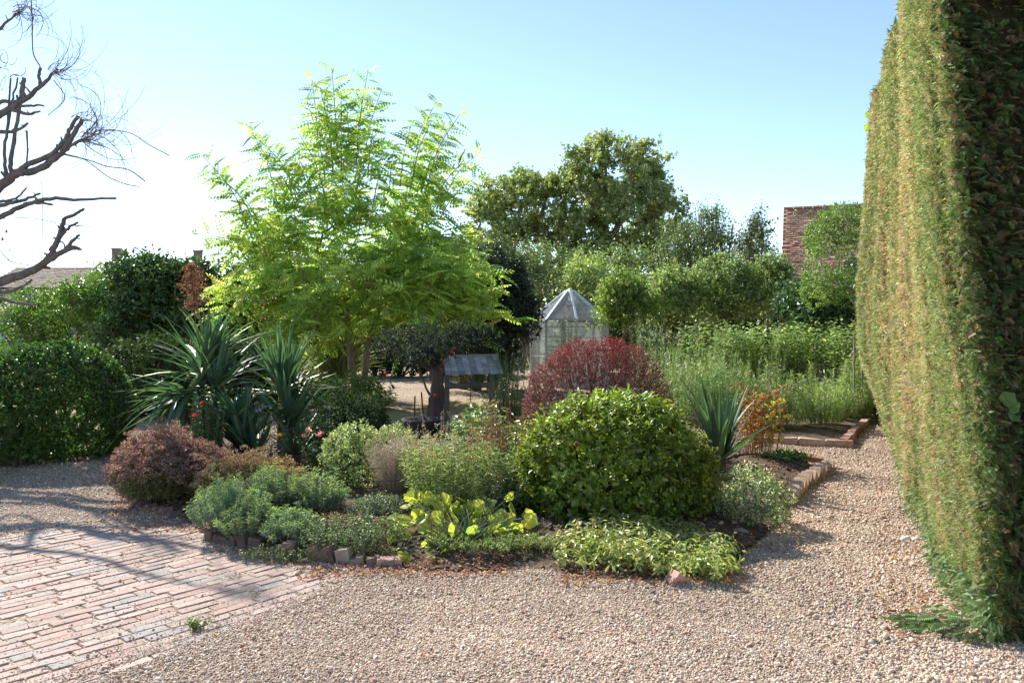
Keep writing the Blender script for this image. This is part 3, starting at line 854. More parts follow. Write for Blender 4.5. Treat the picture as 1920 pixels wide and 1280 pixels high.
# --- red barberry
def barberry():
    rng = rng_of(2); D = 9.1
    c = P(1119, 735, D); top = P(0, 633, D)[2]; zc = .62
    root = thing('barberry_shrub', 'domed dark red barberry bush with scarlet shoot tips behind the large green bush', 'shrub', (c[0], c[1], .05))
    cc = (c[0], c[1], zc); r = (S(152, D), .8, top - zc)
    LV = Leaves(); st = MB()
    pal = [((.19, .06, .06), 4), ((.11, .055, .055), 3), ((.2, .14, .12), 2.4), ((.24, .1, .09), 1.2), ((.16, .15, .09), 1.4)]
    def cf(p, col, t):
        k = np.clip((p[:, 2] - (zc + .42)) / .4 + (t - .62) * .8 + rng.normal(0, .3, len(p)), 0, 1)[:, None] * .8
        return col * (1 - k) + np.array([.36, .03, .045]) * k * rng.uniform(.7, 1.2, (len(p), 1))
    shrub_leaves(rng, LV, cc, r, 4200, .13, 9, .027, .5, pal, lump=.07, freq=2.2, inner=.3, up=.8, rnd=.45, ang=45, stem=st, stem_col=(.12, .05, .03), colfn=cf, zmin=-.8)
    core_branches(rng, st, (c[0], c[1], .03), cc, r, 24, .012, (.12, .06, .04))
    st.build('stems', M_STEM, root, kind='stuff'); LV.mesh('foliage', LEAF2, M_BERB, root)
barberry()

# --- small variegated shrub
def variegated():
    rng = rng_of(3); D = 6.3
    c = P(1400, 945, D); top = P(0, 880, D)[2]
    root = thing('variegated_shrub', 'low grey green and cream variegated shrub by the saw tooth bricks', 'shrub', (c[0], c[1], .04))
    cc = (c[0], c[1], .2); r = (S(76, D), .33, top - .2)
    LV = Leaves(); st = MB()
    pal = [((.13, .18, .09), 3), ((.5, .52, .36), 2.8), ((.34, .38, .25), 2), ((.09, .14, .07), 1.6)]
    shrub_leaves(rng, LV, cc, r, 620, .09, 8, .034, .36, pal, lump=.1, freq=4, inner=.3, up=.5, rnd=.5, ang=50, stem=st, zmin=-.7, floor=.04)
    st.build('stems', M_STEM, root, kind='stuff'); LV.parts('leaf', 'foliage', LEAF4, M_LEAF, root, 300)
variegated()

# --- golden ground cover, drooping tips
def golden_cover():
    rng = rng_of(4)
    poly = [G(1045, 1045, .1), G(1075, 1000, .1), G(1180, 972, .1), G(1290, 985, .1), G(1365, 1030, .1), G(1368, 1075, .1), G(1290, 1092, 0), G(1180, 1084, 0), G(1100, 1072, 0)]
    a = np.array([p[:2] for p in poly]); c = a.mean(0)
    root = thing('golden_ground_cover', 'spreading mat of wilting yellow green leaves in front of the large round bush', 'ground cover', (c[0], c[1], .02))
    n = 760; q = []
    while len(q) < n:
        t = rng.uniform(a.min(0), a.max(0))
        if in_poly(t[0], t[1], a): q.append(t)
    q = np.array(q); base = np.concatenate([q, np.full((n, 1), .03)], 1)
    hgt = rng.uniform(.07, .21, n) * (1 + .3 * noise(base, 3))
    tip = base + np.stack([rng.normal(0, .07, n), rng.normal(-.02, .07, n), hgt], 1)
    LV = Leaves(); st = MB()
    pal = [((.36, .38, .12), 4), ((.48, .46, .2), 3), ((.24, .3, .08), 3), ((.15, .22, .06), 2), ((.48, .36, .16), .6)]
    shoots(rng, base, tip, 9, .05, .36, 75, pal, LV, sag=.12, t0=.35, stem=st, stem_col=(.2, .2, .06), upb=-.35, jit=.35)
    st.build('stems', M_STEM, root, kind='stuff'); LV.parts('leaf', 'foliage', LEAF6, M_LEAF, root, 300)
golden_cover()

# --- yuccas
YPAL = [((.075, .135, .08), 4), ((.1, .16, .1), 3), ((.06, .11, .07), 3), ((.14, .19, .08), 1), ((.32, .26, .14), .35)]
def yucca(name, label, heads, seed, tpls=None, group='yucca clumps'):
    """HEADS: (px, py_centre, D, blade_px, n, spread, up)"""
    rng = rng_of(seed)
    px, py, D = heads[0][:3]
    c0 = P(px, py, D)
    root = thing(name, label, 'yucca', (c0[0], c0[1], .05), group)
    LV = Leaves(); mb = MB()
    for (px, py, D, bl, n, smin, smax, lean) in heads:
        c = P(px, py, D); L = S(bl, D)
        az = rng.uniform(0, 2 * PI, n)
        el = np.radians(rng.uniform(smin, smax, n))
        d = np.stack([np.cos(az) * np.cos(el) + lean, np.sin(az) * np.cos(el), np.sin(el)], 1)
        nn = np.stack([-np.cos(az) * np.sin(el), -np.sin(az) * np.sin(el), np.cos(el)], 1) + rng.normal(0, .12, (n, 3))
        base = c + np.stack([np.cos(az) * .03, np.sin(az) * .03, (el - el.mean()) * .06], 1)
        l = L * rng.uniform(.7, 1.08, n)
        LV.add(base, d, nn, l, rng.uniform(.052, .078, n), pick_cols(rng, n, YPAL, .15))
        pts = spline([[c[0], c[1], .0], [c[0] + rng.normal(0, .02), c[1], c[2] * .5], c], 3)
        mb.tube(pts, .05, 7, (.1, .08, .06), .1)
    mb.build('stem', M_BARK, root)
    p = LV.cat()
    LV.parts('leaf', 'more_leaves', tpls or [BLADES[0], BLADES[1], BLADES[0], BLADES[2]], M_YUCCA, root, 300)
    return root
yucca('yucca', 'upright tufted yucca with sword leaves between the large round bush and the rust coloured hydrangea', [(1350, 868, 7.7, 168, 30, 64, 89, .0), (1350, 862, 7.7, 150, 9, 28, 62, .3)], 11)
ry = yucca('yucca', 'leftmost yucca with a brown dried flower stalk and pale arching leaves above the red sedum',
           [(378, 700, 8.6, 130, 40, 10, 80, 0), (392, 690, 8.7, 125, 40, 60, 88, .08), (350, 745, 8.3, 125, 56, -45, 40, -.25), (365, 735, 8.2, 100, 26, -55, 10, -.1), (405, 730, 8.4, 110, 34, 20, 85, .2)], 12, tpls=[BLADES[0], BLADES[1], BLADES[2], BLADES[4]])
yucca('yucca', 'dark dense middle yucca standing left of the golden locust trunk', [(530, 745, 8.5, 140, 50, 62, 89, 0), (535, 735, 8.4, 110, 30, 5, 60, .0), (540, 800, 8.3, 115, 46, 40, 85, 0), (555, 850, 8.2, 85, 24, 30, 80, 0)], 13)
yucca('yucca', 'lower yucca with drooping dark blades wedged between the two taller yuccas', [(455, 840, 8.0, 120, 46, 45, 88, 0), (440, 790, 8.1, 100, 40, 5, 70, -.05), (480, 855, 7.9, 95, 24, 20, 85, 0)], 14)
# dried flower stalk of the left yucca
def flower_stalk():
    rng = rng_of(15); D = 8.7
    a = P(378, 690, D); b = P(366, 600, D); t = P(358, 497, D)
    mb = MB(); mb.tube(spline([a, b, t], 5), np.linspace(.012, .004, 11), 5, (.16, .08, .05))
    k = rng.uniform(.1, 1, 150)
    base = b + (t - b) * k[:, None]; base[:, 0] += rng.normal(0, .004, 150)
    wd = (.17 * np.sin(np.clip(k * 1.05, 0, 1) * PI) ** .6 + .03)[:, None]
    tip = base + nrm(rng.normal(size=(150, 3)) + [0, 0, .7]) * wd
    LV = Leaves()
    shoots(rng, base, tip, 9, .026, .6, 70, [((.3, .16, .09), 3), ((.42, .26, .16), 2), ((.18, .09, .055), 2)], LV, stem=mb, stem_r=.002, stem_col=(.2, .11, .07), t0=.2)
    mb.build('flower_stalk', M_STEM, ry); LV.mesh('dried_flowers', LEAF2, M_DRY, ry)
flower_stalk()

# --- generic clump of stems standing on a footprint
def clump(name, label, cat, px, D, wpx, hpx_top, seed, n, nl, ll, wr, ang, pal, depth=.35, mat=None, tpl=LEAF2, spread=.35, sag=.02, t0=.15, stem_col=(.16, .16, .06), stem_r=.0025, colfn=None, base_z=.08, upb=0., heads=None, group=None, jit=.3, domed=True, hj=.12, lean=0., foot=.6, parts=0):
    rng = rng_of(seed)
    c = P(px, 800, D); X0 = c[0]; top = P(px, hpx_top, D)[2]; W = S(wpx, D) / 2
    root = thing(name, label, cat, (X0, D, base_z), group)
    a = rng.uniform(0, 2 * PI, n); r = np.sqrt(rng.uniform(0, 1, n))
    bx = X0 + np.cos(a) * r * W * foot; by = D + np.sin(a) * r * depth * foot
    base = np.stack([bx, by, np.full(n, base_z)], 1)
    hh = (top - base_z) * ((1 - .55 * r ** 2.2) if domed else np.ones(n)) * (1 + rng.normal(0, hj, n))
    tip = np.stack([X0 + np.cos(a) * r * W * 1.0 + rng.normal(0, .03, n) + lean, D + np.sin(a) * r * depth + rng.normal(0, .03, n), base_z + np.maximum(hh, .05)], 1)
    LV = Leaves(); st = MB()
    shoots(rng, base, tip, nl, ll, wr, ang, pal, LV, sag=sag, t0=t0, stem=st, stem_r=stem_r, stem_col=stem_col, colfn=colfn, upb=upb, jit=jit)
    st.build('stems', M_STEM, root, kind='stuff')
    if parts: LV.parts('leaf', 'foliage', tpl, mat or M_LEAF, root, parts)
    else: LV.mesh('foliage', tpl, mat or M_LEAF, root)
    if heads: heads(rng, tip - np.array([0, 0, 1.]) * (np.asarray(sag) * np.linalg.norm(tip - base, axis=1))[:, None] if not np.isscalar(sag) else tip, root)
    return root

def flat_heads(pal, size=.05, n=26, name='flower_heads', mat=None, dome=.35, share=1.0, leaf=.012):
    """flat corymbs of tiny florets at the shoot tips"""
    def go(rng, tips, root):
        tips = tips[rng.random(len(tips)) < share]; N = len(tips)
        o = rng.normal(0, 1, (N, n, 2)); o = o / np.maximum(1, np.linalg.norm(o, axis=-1, keepdims=True)) * size * .5
        p = tips[:, None] + np.concatenate([o, (-(o ** 2).sum(-1, keepdims=True) / size * dome * 2) + rng.normal(0, size * .12, (N, n, 1))], -1)
        p = p.reshape(-1, 3); M = len(p)
        LV = Leaves(); LV.add(p, nrm(rng.normal(size=(M, 3)) + [0, 0, .4]), rng.normal(size=(M, 3)) + [0, 0, 1.2], leaf, leaf * .9, pick_cols(rng, M, pal))
        LV.mesh(name, LEAF2, mat or M_DRY, root)
    return go
def plume_heads(pal, length=.16, width=.05, n=60, name='flower_plumes', share=.7, leaf=.012, mat=None):
    def go(rng, tips, root):
        tips = tips[rng.random(len(tips)) < share]; N = len(tips)
        t = rng.uniform(0, 1, (N, n, 1))
        o = rng.normal(0, .5, (N, n, 3)) * width * (1.05 - t)
        ax = nrm(rng.normal(0, .3, (N, 1, 3)) + [0, 0, 1])
        p = (tips[:, None] + ax * (t - .35) * length + o).reshape(-1, 3); M = len(p)
        LV = Leaves(); LV.add(p, nrm(rng.normal(size=(M, 3)) + [0, 0, .8]), rng.normal(size=(M, 3)), leaf, leaf * .8, pick_cols(rng, M, pal))
        LV.mesh(name, LEAF2, mat or M_DRY, root)
    return go

SED_R = [((.27, .14, .13), 3), ((.34, .22, .2), 3), ((.42, .32, .28), 2), ((.17, .08, .08), 2)]
SED_L = [((.16, .2, .075), 3), ((.22, .22, .09), 2), ((.2, .13, .07), 2), ((.1, .13, .05), 2)]
clump('red_sedum', 'large mound of stonecrop with wine red flower heads at the left corner of the bed', 'stonecrop', 300, 7.0, 165, 812, 20, 560, 12, .036, .45, 60, SED_L, heads=flat_heads(SED_R, .065, 44, leaf=.013), depth=.5, hj=.1)
clump('red_sedum', 'small outlying wine red stonecrop leaning right toward the tan one', 'stonecrop', 392, 7.0, 110, 842, 21, 260, 11, .034, .45, 60, SED_L, heads=flat_heads(SED_R, .06, 40, leaf=.013), depth=.35)
clump('tan_sedum', 'stonecrop with faded tan flower heads behind the bluish spurge', 'stonecrop', 470, 6.75, 215, 858, 22, 460, 12, .034, .45, 60, [((.2, .24, .07), 3), ((.3, .28, .12), 2), ((.14, .18, .06), 2)], heads=flat_heads([((.36, .26, .15), 3), ((.42, .34, .18), 2), ((.27, .16, .1), 2)], .06, 40, leaf=.013), depth=.35)
EU = [((.18, .24, .18), 4), ((.25, .31, .24), 3), ((.13, .18, .12), 2)]
EUT = EU + [((.3, .3, .12), 3), ((.3, .2, .12), 1)]
def eu_tip(p, col, t):
    k = (t > .93)[:, None]
    return np.where(k, np.array([.3, .38, .12]), col)
for i, (px, D, w, top, n_, pal_, lab) in enumerate((
        (425, 5.9, 155, 900, 180, EU, 'bluish green spurge at the left front corner of the bed above the brick paving'),
        (510, 6.3, 130, 876, 170, EU, 'tallest bluish spurge in the middle of the spurge group behind its neighbours'),
        (590, 6.35, 125, 886, 150, EU, 'bluish spurge on the right side of the group next to the clipped variegated mound'),
        (468, 5.68, 110, 938, 140, EUT, 'short yellowish spurge spilling over the edging bricks'),
        (545, 5.62, 100, 955, 120, EU, 'short spurge spilling forward beside the bare soil'))):
    clump('spurge', lab, 'spurge', px, D, w, top, 30 + i, int(n_ * .8), 48, .034, .17, 58, pal_, depth=.27, sag=.06, t0=.25, hj=.16, foot=.75, colfn=eu_tip, stem_col=(.16, .16, .09), group='spurge along the bed front')

# clipped variegated mound in the middle
def mound():
    rng = rng_of(40)
    root = thing('variegated_mound', 'clipped cream edged evergreen mound in the middle of the bed before the old tree stump', 'shrub', (P(700, 800, 7.7)[0], 7.7, .05))
    LV = Leaves(); st = MB()
    pal = [((.24, .31, .1), 4), ((.42, .43, .2), 3), ((.5, .48, .24), 2), ((.14, .2, .06), 2), ((.36, .22, .12), .4)]
    for px, D, w, top in ((665, 7.3, 60, 797), (738, 7.7, 56, 803)):
        c = P(px, 800, D); tz = P(px, top, D)[2]
        shrub_leaves(rng, LV, (c[0], D, tz * .5), (S(w, D), .34, tz * .52), 900, .08, 8, .03, .5, pal, lump=.08, freq=4, inner=.3, up=.4, rnd=.5, stem=st)
        core_branches(rng, st, (c[0], D, .03), (c[0], D, tz * .5), (S(w, D), .3, tz * .45), 10, .008)
    st.build('stems', M_STEM, root, kind='stuff'); LV.mesh('foliage', LEAF4, M_LEAF, root)
mound()

clump('lavender', 'dried greyish lilac tuft tied in a fan in front of the clipped variegated mound', 'herb', 738, 6.75, 120, 836, 41, 330, 26, .014, .4, 45, [((.5, .46, .44), 3), ((.4, .39, .34), 2), ((.28, .31, .22), 2), ((.52, .46, .5), 1.5)], foot=.16, depth=.26, t0=.35, stem_col=(.4, .3, .2), stem_r=.0022, mat=M_DRY, domed=False, hj=.16, sag=.03)
clump('aster', 'grey green aster clump with a few pale violet flowers behind the goldenrod', 'aster', 800, 6.9, 150, 838, 42, 260, 26, .028, .22, 55, [((.28, .34, .22), 3), ((.36, .4, .28), 2), ((.17, .23, .12), 2)], depth=.3, t0=.2, heads=flat_heads([((.42, .4, .6), 2), ((.5, .46, .44), 4), ((.38, .34, .3), 3)], .05, 10, leaf=.012, share=.8), domed=False, hj=.14)
clump('goldenrod', 'fading goldenrod with yellowish brown plumes above the yellow mallow', 'goldenrod', 838, 6.15, 180, 850, 43, 150, 26, .058, .17, 55, [((.2, .27, .11), 4), ((.28, .34, .15), 3), ((.14, .19, .07), 2), ((.36, .38, .18), 1)], tpl=LEAF4, depth=.32, t0=.1, heads=plume_heads([((.4, .3, .13), 3), ((.46, .38, .16), 2), ((.4, .32, .24), 2)], .11, .055, 34, share=.4, leaf=.01), hj=.16, domed=False, stem_col=(.18, .16, .07))
clump('goldenrod', 'goldenrod stems with green leaves standing to the right of the fading plumes', 'goldenrod', 925, 6.5, 120, 850, 44, 120, 24, .06, .18, 55, [((.15, .22, .09), 4), ((.2, .27, .13), 3), ((.1, .15, .07), 2)], tpl=LEAF4, depth=.3, t0=.05, hj=.14, domed=False)

# dry reddish brown stems and leafy perennials between
def dry_stems(name, label, px, D, w, top, seed, n, pal, nl=16, ll=.05, col=(.34, .2, .12), depth=.3, t0=.25, cat='perennial', wr=.4):
    return clump(name, label, cat, px, D, w, top, seed, n, nl, ll, wr, 75, pal, depth=depth, mat=M_DRY, tpl=LEAF4, domed=False, hj=.2, stem_col=col, stem_r=.0045, t0=t0, upb=-.2, foot=.8)
dry_stems('dead_stems', 'reddish brown withered stems with shrivelled leaves left of the large green bush', 955, 6.9, 95, 790, 45, 34, [((.24, .1, .05), 3), ((.3, .17, .09), 2), ((.17, .2, .07), 2), ((.12, .06, .035), 2)], nl=18)
dry_stems('dead_stems', 'straw coloured withered stems behind the goldenrod plumes', 905, 7.3, 90, 800, 46, 40, [((.34, .22, .12), 3), ((.42, .3, .18), 2), ((.2, .24, .08), 2)], nl=14, col=(.42, .28, .16))
dry_stems('dead_stems', 'tall rust brown seed stems standing against the barberry behind the dome', 975, 8.0, 60, 772, 58, 16, [((.3, .12, .07), 3), ((.4, .24, .13), 1)], nl=12, ll=.04, col=(.34, .16, .1))
clump('leafy_perennial', 'grey green leafy clump with silvery leaves left of the large bush', 'perennial', 945, 6.3, 90, 900, 59, 60, 14, .06, .3, 60, [((.22, .28, .18), 3), ((.15, .2, .11), 3), ((.3, .18, .12), .8)], tpl=LEAF4, depth=.25, t0=.1, hj=.2, domed=False)
GR = [((.2, .29, .08), 4), ((.28, .37, .12), 3), ((.1, .17, .045), 3), ((.34, .3, .1), .7)]
clump('leafy_perennial', 'bright green peony like foliage right of the old stump', 'perennial', 905, 8.4, 150, 768, 47, 180, 13, .075, .4, 65, GR, tpl=LEAF4, depth=.4, t0=.15, hj=.16, group=None)
clump('leafy_perennial', 'mid green leafy perennial in front of the barberry and left of the large bush', 'perennial', 985, 7.8, 95, 800, 48, 120, 13, .07, .42, 65, GR, tpl=LEAF4, depth=.35, t0=.1, hj=.16)
clump('leafy_perennial', 'olive green shrubby perennial with yellowing leaves between the wooden well and the barberry', 'perennial', 955, 10.4, 95, 705, 49, 260, 16, .035, .5, 60, [((.17, .2, .055), 4), ((.28, .27, .08), 2), ((.1, .14, .04), 3), ((.3, .16, .06), .6)], tpl=LEAF2, depth=.45, hj=.1)
clump('low_herb', 'low grey green herb carpet spilling over the edging bricks before the bare soil', 'ground cover', 655, 5.5, 220, 985, 50, 420, 12, .024, .5, 62, [((.14, .2, .09), 4), ((.2, .26, .13), 3), ((.09, .13, .05), 2), ((.24, .12, .07), .8)], depth=.3, domed=False, hj=.35, foot=.95)
clump('low_herb', 'low grey tuft of herb behind the bare soil at the foot of the lavender', 'ground cover', 712, 6.25, 110, 928, 51, 260, 16, .022, .4, 60, [((.2, .24, .17), 4), ((.27, .3, .22), 2), ((.13, .16, .09), 2)], depth=.22, domed=True, foot=.9)
clump('low_herb', 'low green herb under the yellow mallow, right of the goldenrod', 'ground cover', 905, 5.4, 215, 1020, 52, 330, 12, .024, .5, 62, [((.16, .22, .08), 4), ((.24, .28, .1), 3), ((.09, .13, .04), 2)], depth=.22, domed=False, hj=.35, foot=.95)
clump('low_herb', 'thin grey green weed strip between the mallow and the golden ground cover', 'ground cover', 1000, 5.35, 110, 1040, 53, 150, 10, .02, .4, 60, [((.2, .25, .1), 4), ((.32, .34, .14), 3), ((.34, .2, .12), 1)], depth=.12, domed=False, hj=.3, foot=.95)
clump('heuchera', 'small dark red leaved plant on the bare soil right of the spurge', 'perennial', 628, 5.95, 70, 985, 54, 60, 10, .03, .6, 65, [((.2, .07, .05), 3), ((.16, .16, .07), 2)], depth=.16, domed=True, foot=.9)

# yellow mallow, each big leaf a part
def mallow():
    rng = rng_of(60)
    root = thing('yellow_mallow', 'sprawling plant with big round yellow green veined leaves at the front of the bed', 'perennial', (P(850, 1000, 5.45)[0], 5.45, .04))
    spots = []
    for i in range(120):
        if i < 92: px = rng.normal(845, 50); py = rng.normal(985, 30)
        elif i < 108: px = rng.normal(915, 32); py = rng.normal(968, 18)
        else: px = rng.normal(945, 32); py = rng.normal(985, 12)
        px = min(max(px, 752), 985); py = min(max(py, 938), 1056)
        D = 5.25 + (1060 - py) / 120 * .62 + rng.normal(0, .05)
        spots.append(P(px, py, D))
    p = np.array(spots); p[:, 2] = np.maximum(p[:, 2], .05); n = len(p)
    cen = np.array([P(870, 1000, 5.5)[0], 5.5, .04])
    out = nrm(p - cen)
    d = nrm(out + rng.normal(0, .35, (n, 3)) + np.array([0, -.25, .15]))
    nn = nrm(np.array([0, -.4, .6]) + out * .4 + rng.normal(0, .45, (n, 3)))
    l = rng.uniform(.055, .115, n)
    pal = [((.38, .42, .07), 5), ((.46, .44, .11), 3), ((.26, .35, .07), 3), ((.44, .36, .18), .8), ((.2, .28, .08), 1.5)]
    st = MB()
    b = cen + rng.normal(0, .06, (n, 3)) * [1, 1, 0]; b[:, 2] = .04
    m = (b + p) / 2 + np.array([0, 0, .05])
    stems(st, np.stack([b, m, p], 1), .004, (.42, .4, .2))
    st.build('stalks', M_STEM, root, kind='stuff')
    LV = Leaves().add(p, d, nn, l, l * rng.uniform(1.0, 1.15, n), pick_cols(rng, n, pal, .12))
    LV.parts('leaf', 'foliage', [make_round_leaf(15, 5, .05, .1), make_round_leaf(16, 7, .07, .22), make_round_leaf(15, 5, .08, -.18)], M_MALLOW, root, 300, nvar=6)
def mallow_mat():
    m = leaf_mat('mallow_leaf', .5, .45, .4, tint=(1.05, 1.1, .5))
    nt = m.node_tree
    # radial veins from the leaf stalk
    tc = nt.nodes.new('ShaderNodeTexCoord'); sx = nt.nodes.new('ShaderNodeSeparateXYZ'); nt.links.new(tc.outputs['Object'], sx.inputs[0])
    at2 = nt.nodes.new('ShaderNodeMath'); at2.operation = 'ARCTAN2'
    nt.links.new(sx.outputs[0], at2.inputs[0]); nt.links.new(sx.outputs[1], at2.inputs[1])
    ml = nt.nodes.new('ShaderNodeMath'); ml.operation = 'MULTIPLY'; ml.inputs[1].default_value = 5.5; nt.links.new(at2.outputs[0], ml.inputs[0])
    cs = nt.nodes.new('ShaderNodeMath'); cs.operation = 'COSINE'; nt.links.new(ml.outputs[0], cs.inputs[0])
    bp = nt.nodes.new('ShaderNodeBump'); bp.inputs['Strength'].default_value = .8; bp.inputs['Distance'].default_value = .01
    nt.links.new(cs.outputs[0], bp.inputs['Height'])
    pb = [n for n in nt.nodes if n.type == 'BSDF_PRINCIPLED'][0]; nt.links.new(bp.outputs[0], pb.inputs['Normal'])
    mr = nt.nodes.new('ShaderNodeMapRange'); mr.inputs[1].default_value = .75; mr.inputs[2].default_value = 1.0; mr.inputs[3].default_value = 0; mr.inputs[4].default_value = .45
    nt.links.new(cs.outputs[0], mr.inputs[0])
    hs = [n for n in nt.nodes if n.type == 'HUE_SAT'][0]
    mx = nt.nodes.new('ShaderNodeMixRGB'); mx.inputs[2].default_value = (.6, .6, .2, 1)
    nt.links.new(mr.outputs[0], mx.inputs[0]); nt.links.new(hs.outputs[0], mx.inputs[1])
    for l in list(nt.links):
        if l.from_node == hs and l.to_node != mx:
            to = l.to_socket; nt.links.remove(l); nt.links.new(mx.outputs[0], to)
    return m
M_MALLOW = mallow_mat()
mallow()

# rose with pink blooms, other small flowers
def rose(name, label, px, D, top, w, seed, blooms, n=24, leafpal=None, cat='rose'):
    rng = rng_of(seed)
    root = clump(name, label, cat, px, D, w, top + 10, seed, n, 14, .04, .6, 65, leafpal or [((.16, .28, .05), 3), ((.3, .4, .08), 2), ((.08, .14, .04), 3)], tpl=LEAF4, depth=.15, t0=.15, domed=False, hj=.25, foot=.3, stem_col=(.12, .14, .05))
    for (bx, by, s, col) in blooms:
        c = P(bx, by, D - .05)
        LV = Leaves(); k = 16
        d = rand_dirs(rng, k, -.2); LV.add(np.tile(c, (k, 1)) + d * .004, d + [0, 0, .25], rand_dirs(rng, k) + d[:, ::-1], s, s * .9, pick_cols(rng, k, [(col, 1)], .08))
        LV.mesh('bloom', LEAF4, M_FLOWER, root, kind=None)
        st = MB(); stems(st, np.array([[c - [0, 0, .22], c - [0.01, 0, .1], c]]), .003, (.1, .14, .05)); st.build('flower_stem', M_STEM, root)
    return root
rose('rose_bush', 'small rose with pale pink blooms and sunlit leaves before the middle yucca', 588, 7.55, 812, 70, 61, [(578, 808, .036, (.8, .55, .42)), (597, 817, .034, (.8, .42, .36)), (570, 818, .03, (.8, .4, .28)), (590, 846, .03, (.75, .68, .62)), (603, 812, .026, (.78, .5, .42))])
rose('yellow_rose', 'leafy stem with a single small yellow bloom in the shade below the yuccas', 515, 7.6, 800, 60, 62, [(523, 817, .03, (.75, .55, .05))], n=16, leafpal=[((.1, .15, .06), 3), ((.2, .24, .13), 1)])
rose('violet_flower', 'pale violet bloom on a thin stem in front of the middle yucca', 487, 7.9, 768, 40, 63, [(485, 771, .036, (.45, .33, .5)), (494, 762, .03, (.4, .3, .45))], n=9, cat='flower', leafpal=[((.1, .13, .07), 3)])
rose('red_salvia', 'grey green bushy salvia with a few small scarlet flowers before the leftmost yucca', 392, 7.75, 762, 78, 64, [(366, 779, .03, (.7, .04, .03)), (378, 757, .022, (.6, .03, .03))], n=90, cat='salvia', leafpal=[((.13, .2, .08), 3), ((.2, .26, .13), 2), ((.09, .13, .06), 2)])

# dried buddleia spikes by the stump
clump('dried_spires', 'pale grey dried flower spires standing in front of the old tree stump', 'perennial', 822, 8.4, 62, 792, 65, 10, 70, .016, .6, 70, [((.5, .45, .42), 3), ((.4, .34, .32), 2)], depth=.1, mat=M_DRY, domed=False, hj=.2, t0=.25, foot=.4, stem_col=(.35, .3, .26))

# low shrub under the locust, deep shade put into its leaf colours
def dark_under():
    rng = rng_of(66)
    root = thing('privet_shrub', 'shade coloured spreading evergreen shrub behind the clipped mound and right of the middle yucca', 'shrub', (P(650, 800, 9.0)[0], 9.0, .05))
    LV = Leaves(); st = MB()
    pal = [((.03, .055, .02), 3), ((.045, .08, .025), 3), ((.09, .15, .04), 1)]
    for px, D, w, top, ry_ in ((610, 9.0, 85, 722, .5), (690, 8.9, 48, 745, .4), (650, 8.6, 70, 768, .4)):
        c = P(px, 800, D); tz = P(px, top, D)[2]
        shrub_leaves(rng, LV, (c[0], D, tz * .5), (S(w, D), ry_, tz * .52), 750, .14, 9, .04, .45, pal, lump=.16, freq=3, inner=.3, up=.4, rnd=.5, stem=st)
        core_branches(rng, st, (c[0], D, .03), (c[0], D, tz * .5), (S(w, D), .3, tz * .45), 8, .01)
    st.build('stems', M_STEM, root, kind='stuff'); LV.mesh('foliage', LEAF4, M_DULL, root)
dark_under()

clump('sunlit_shrub', 'bright sunlit green leafy shrub round the foot of the golden locust trunks', 'shrub', 655, 14.2, 175, 700, 69, 170, 16, .1, .45, 60, [((.2, .3, .06), 4), ((.28, .36, .09), 3), ((.12, .2, .04), 2)], tpl=LEAF4, depth=.6, t0=.1, hj=.15, foot=.8, base_z=.02)
# rust coloured dried hydrangea
def hydrangea():
    rng = rng_of(67)
    HP = [((.3, .13, .06), 3), ((.4, .22, .1), 3), ((.5, .32, .16), 1.5)]
    root = clump('hydrangea', 'withering hydrangea with rusty stems, yellow leaves and brown flower heads right of the tufted yucca', 'hydrangea', 1425, 8.8, 108, 745, 67, 60, 15, .055, .55, 80, [((.33, .15, .06), 4), ((.42, .24, .09), 3), ((.45, .4, .08), 2), ((.24, .3, .07), 1)], tpl=LEAF4, depth=.3, domed=False, hj=.15, stem_col=(.36, .17, .09), stem_r=.004, t0=.3, mat=M_DRY, upb=-.45, foot=.55)
    for (px, py, s) in ((1452, 738, .06), (1432, 745, .045), (1400, 735, .045), (1462, 752, .04), (1385, 722, .04), (1415, 760, .035)):
        c = P(px, py, 8.75); n = 60
        d = rand_dirs(rng, n, -.5); LV = Leaves(); LV.add(c + d * s * .8, rand_dirs(rng, n), d, .02, .02, pick_cols(rng, n, HP)); LV.mesh('flower_head', LEAF2, M_DRY, root)
    LV = Leaves(); m = 46
    px = rng.uniform(1420, 1478, m); py = rng.uniform(745, 835, m)
    p = np.array([P(a, b, 8.6 + rng.uniform(-.1, .1)) for a, b in zip(px, py)])
    LV.add(p, nrm(rng.normal(size=(m, 3)) + [0, 0, -.5]), rng.normal(size=(m, 3)) + [0, -.6, .6], .075, .05, pick_cols(rng, m, [((.48, .45, .08), 3), ((.5, .38, .1), 2), ((.3, .36, .08), 2)]))
    LV.mesh('yellow_leaves', LEAF6, M_LEAF, root)
hydrangea()
clump('strawberry_plant', 'low dark green leafy plant at the foot of the hydrangea inside the flush bricks', 'perennial', 1470, 8.7, 90, 845, 68, 70, 8, .05, .6, 60, [((.07, .14, .03), 3), ((.13, .22, .05), 2)], tpl=LEAF4, depth=.22, foot=.9)

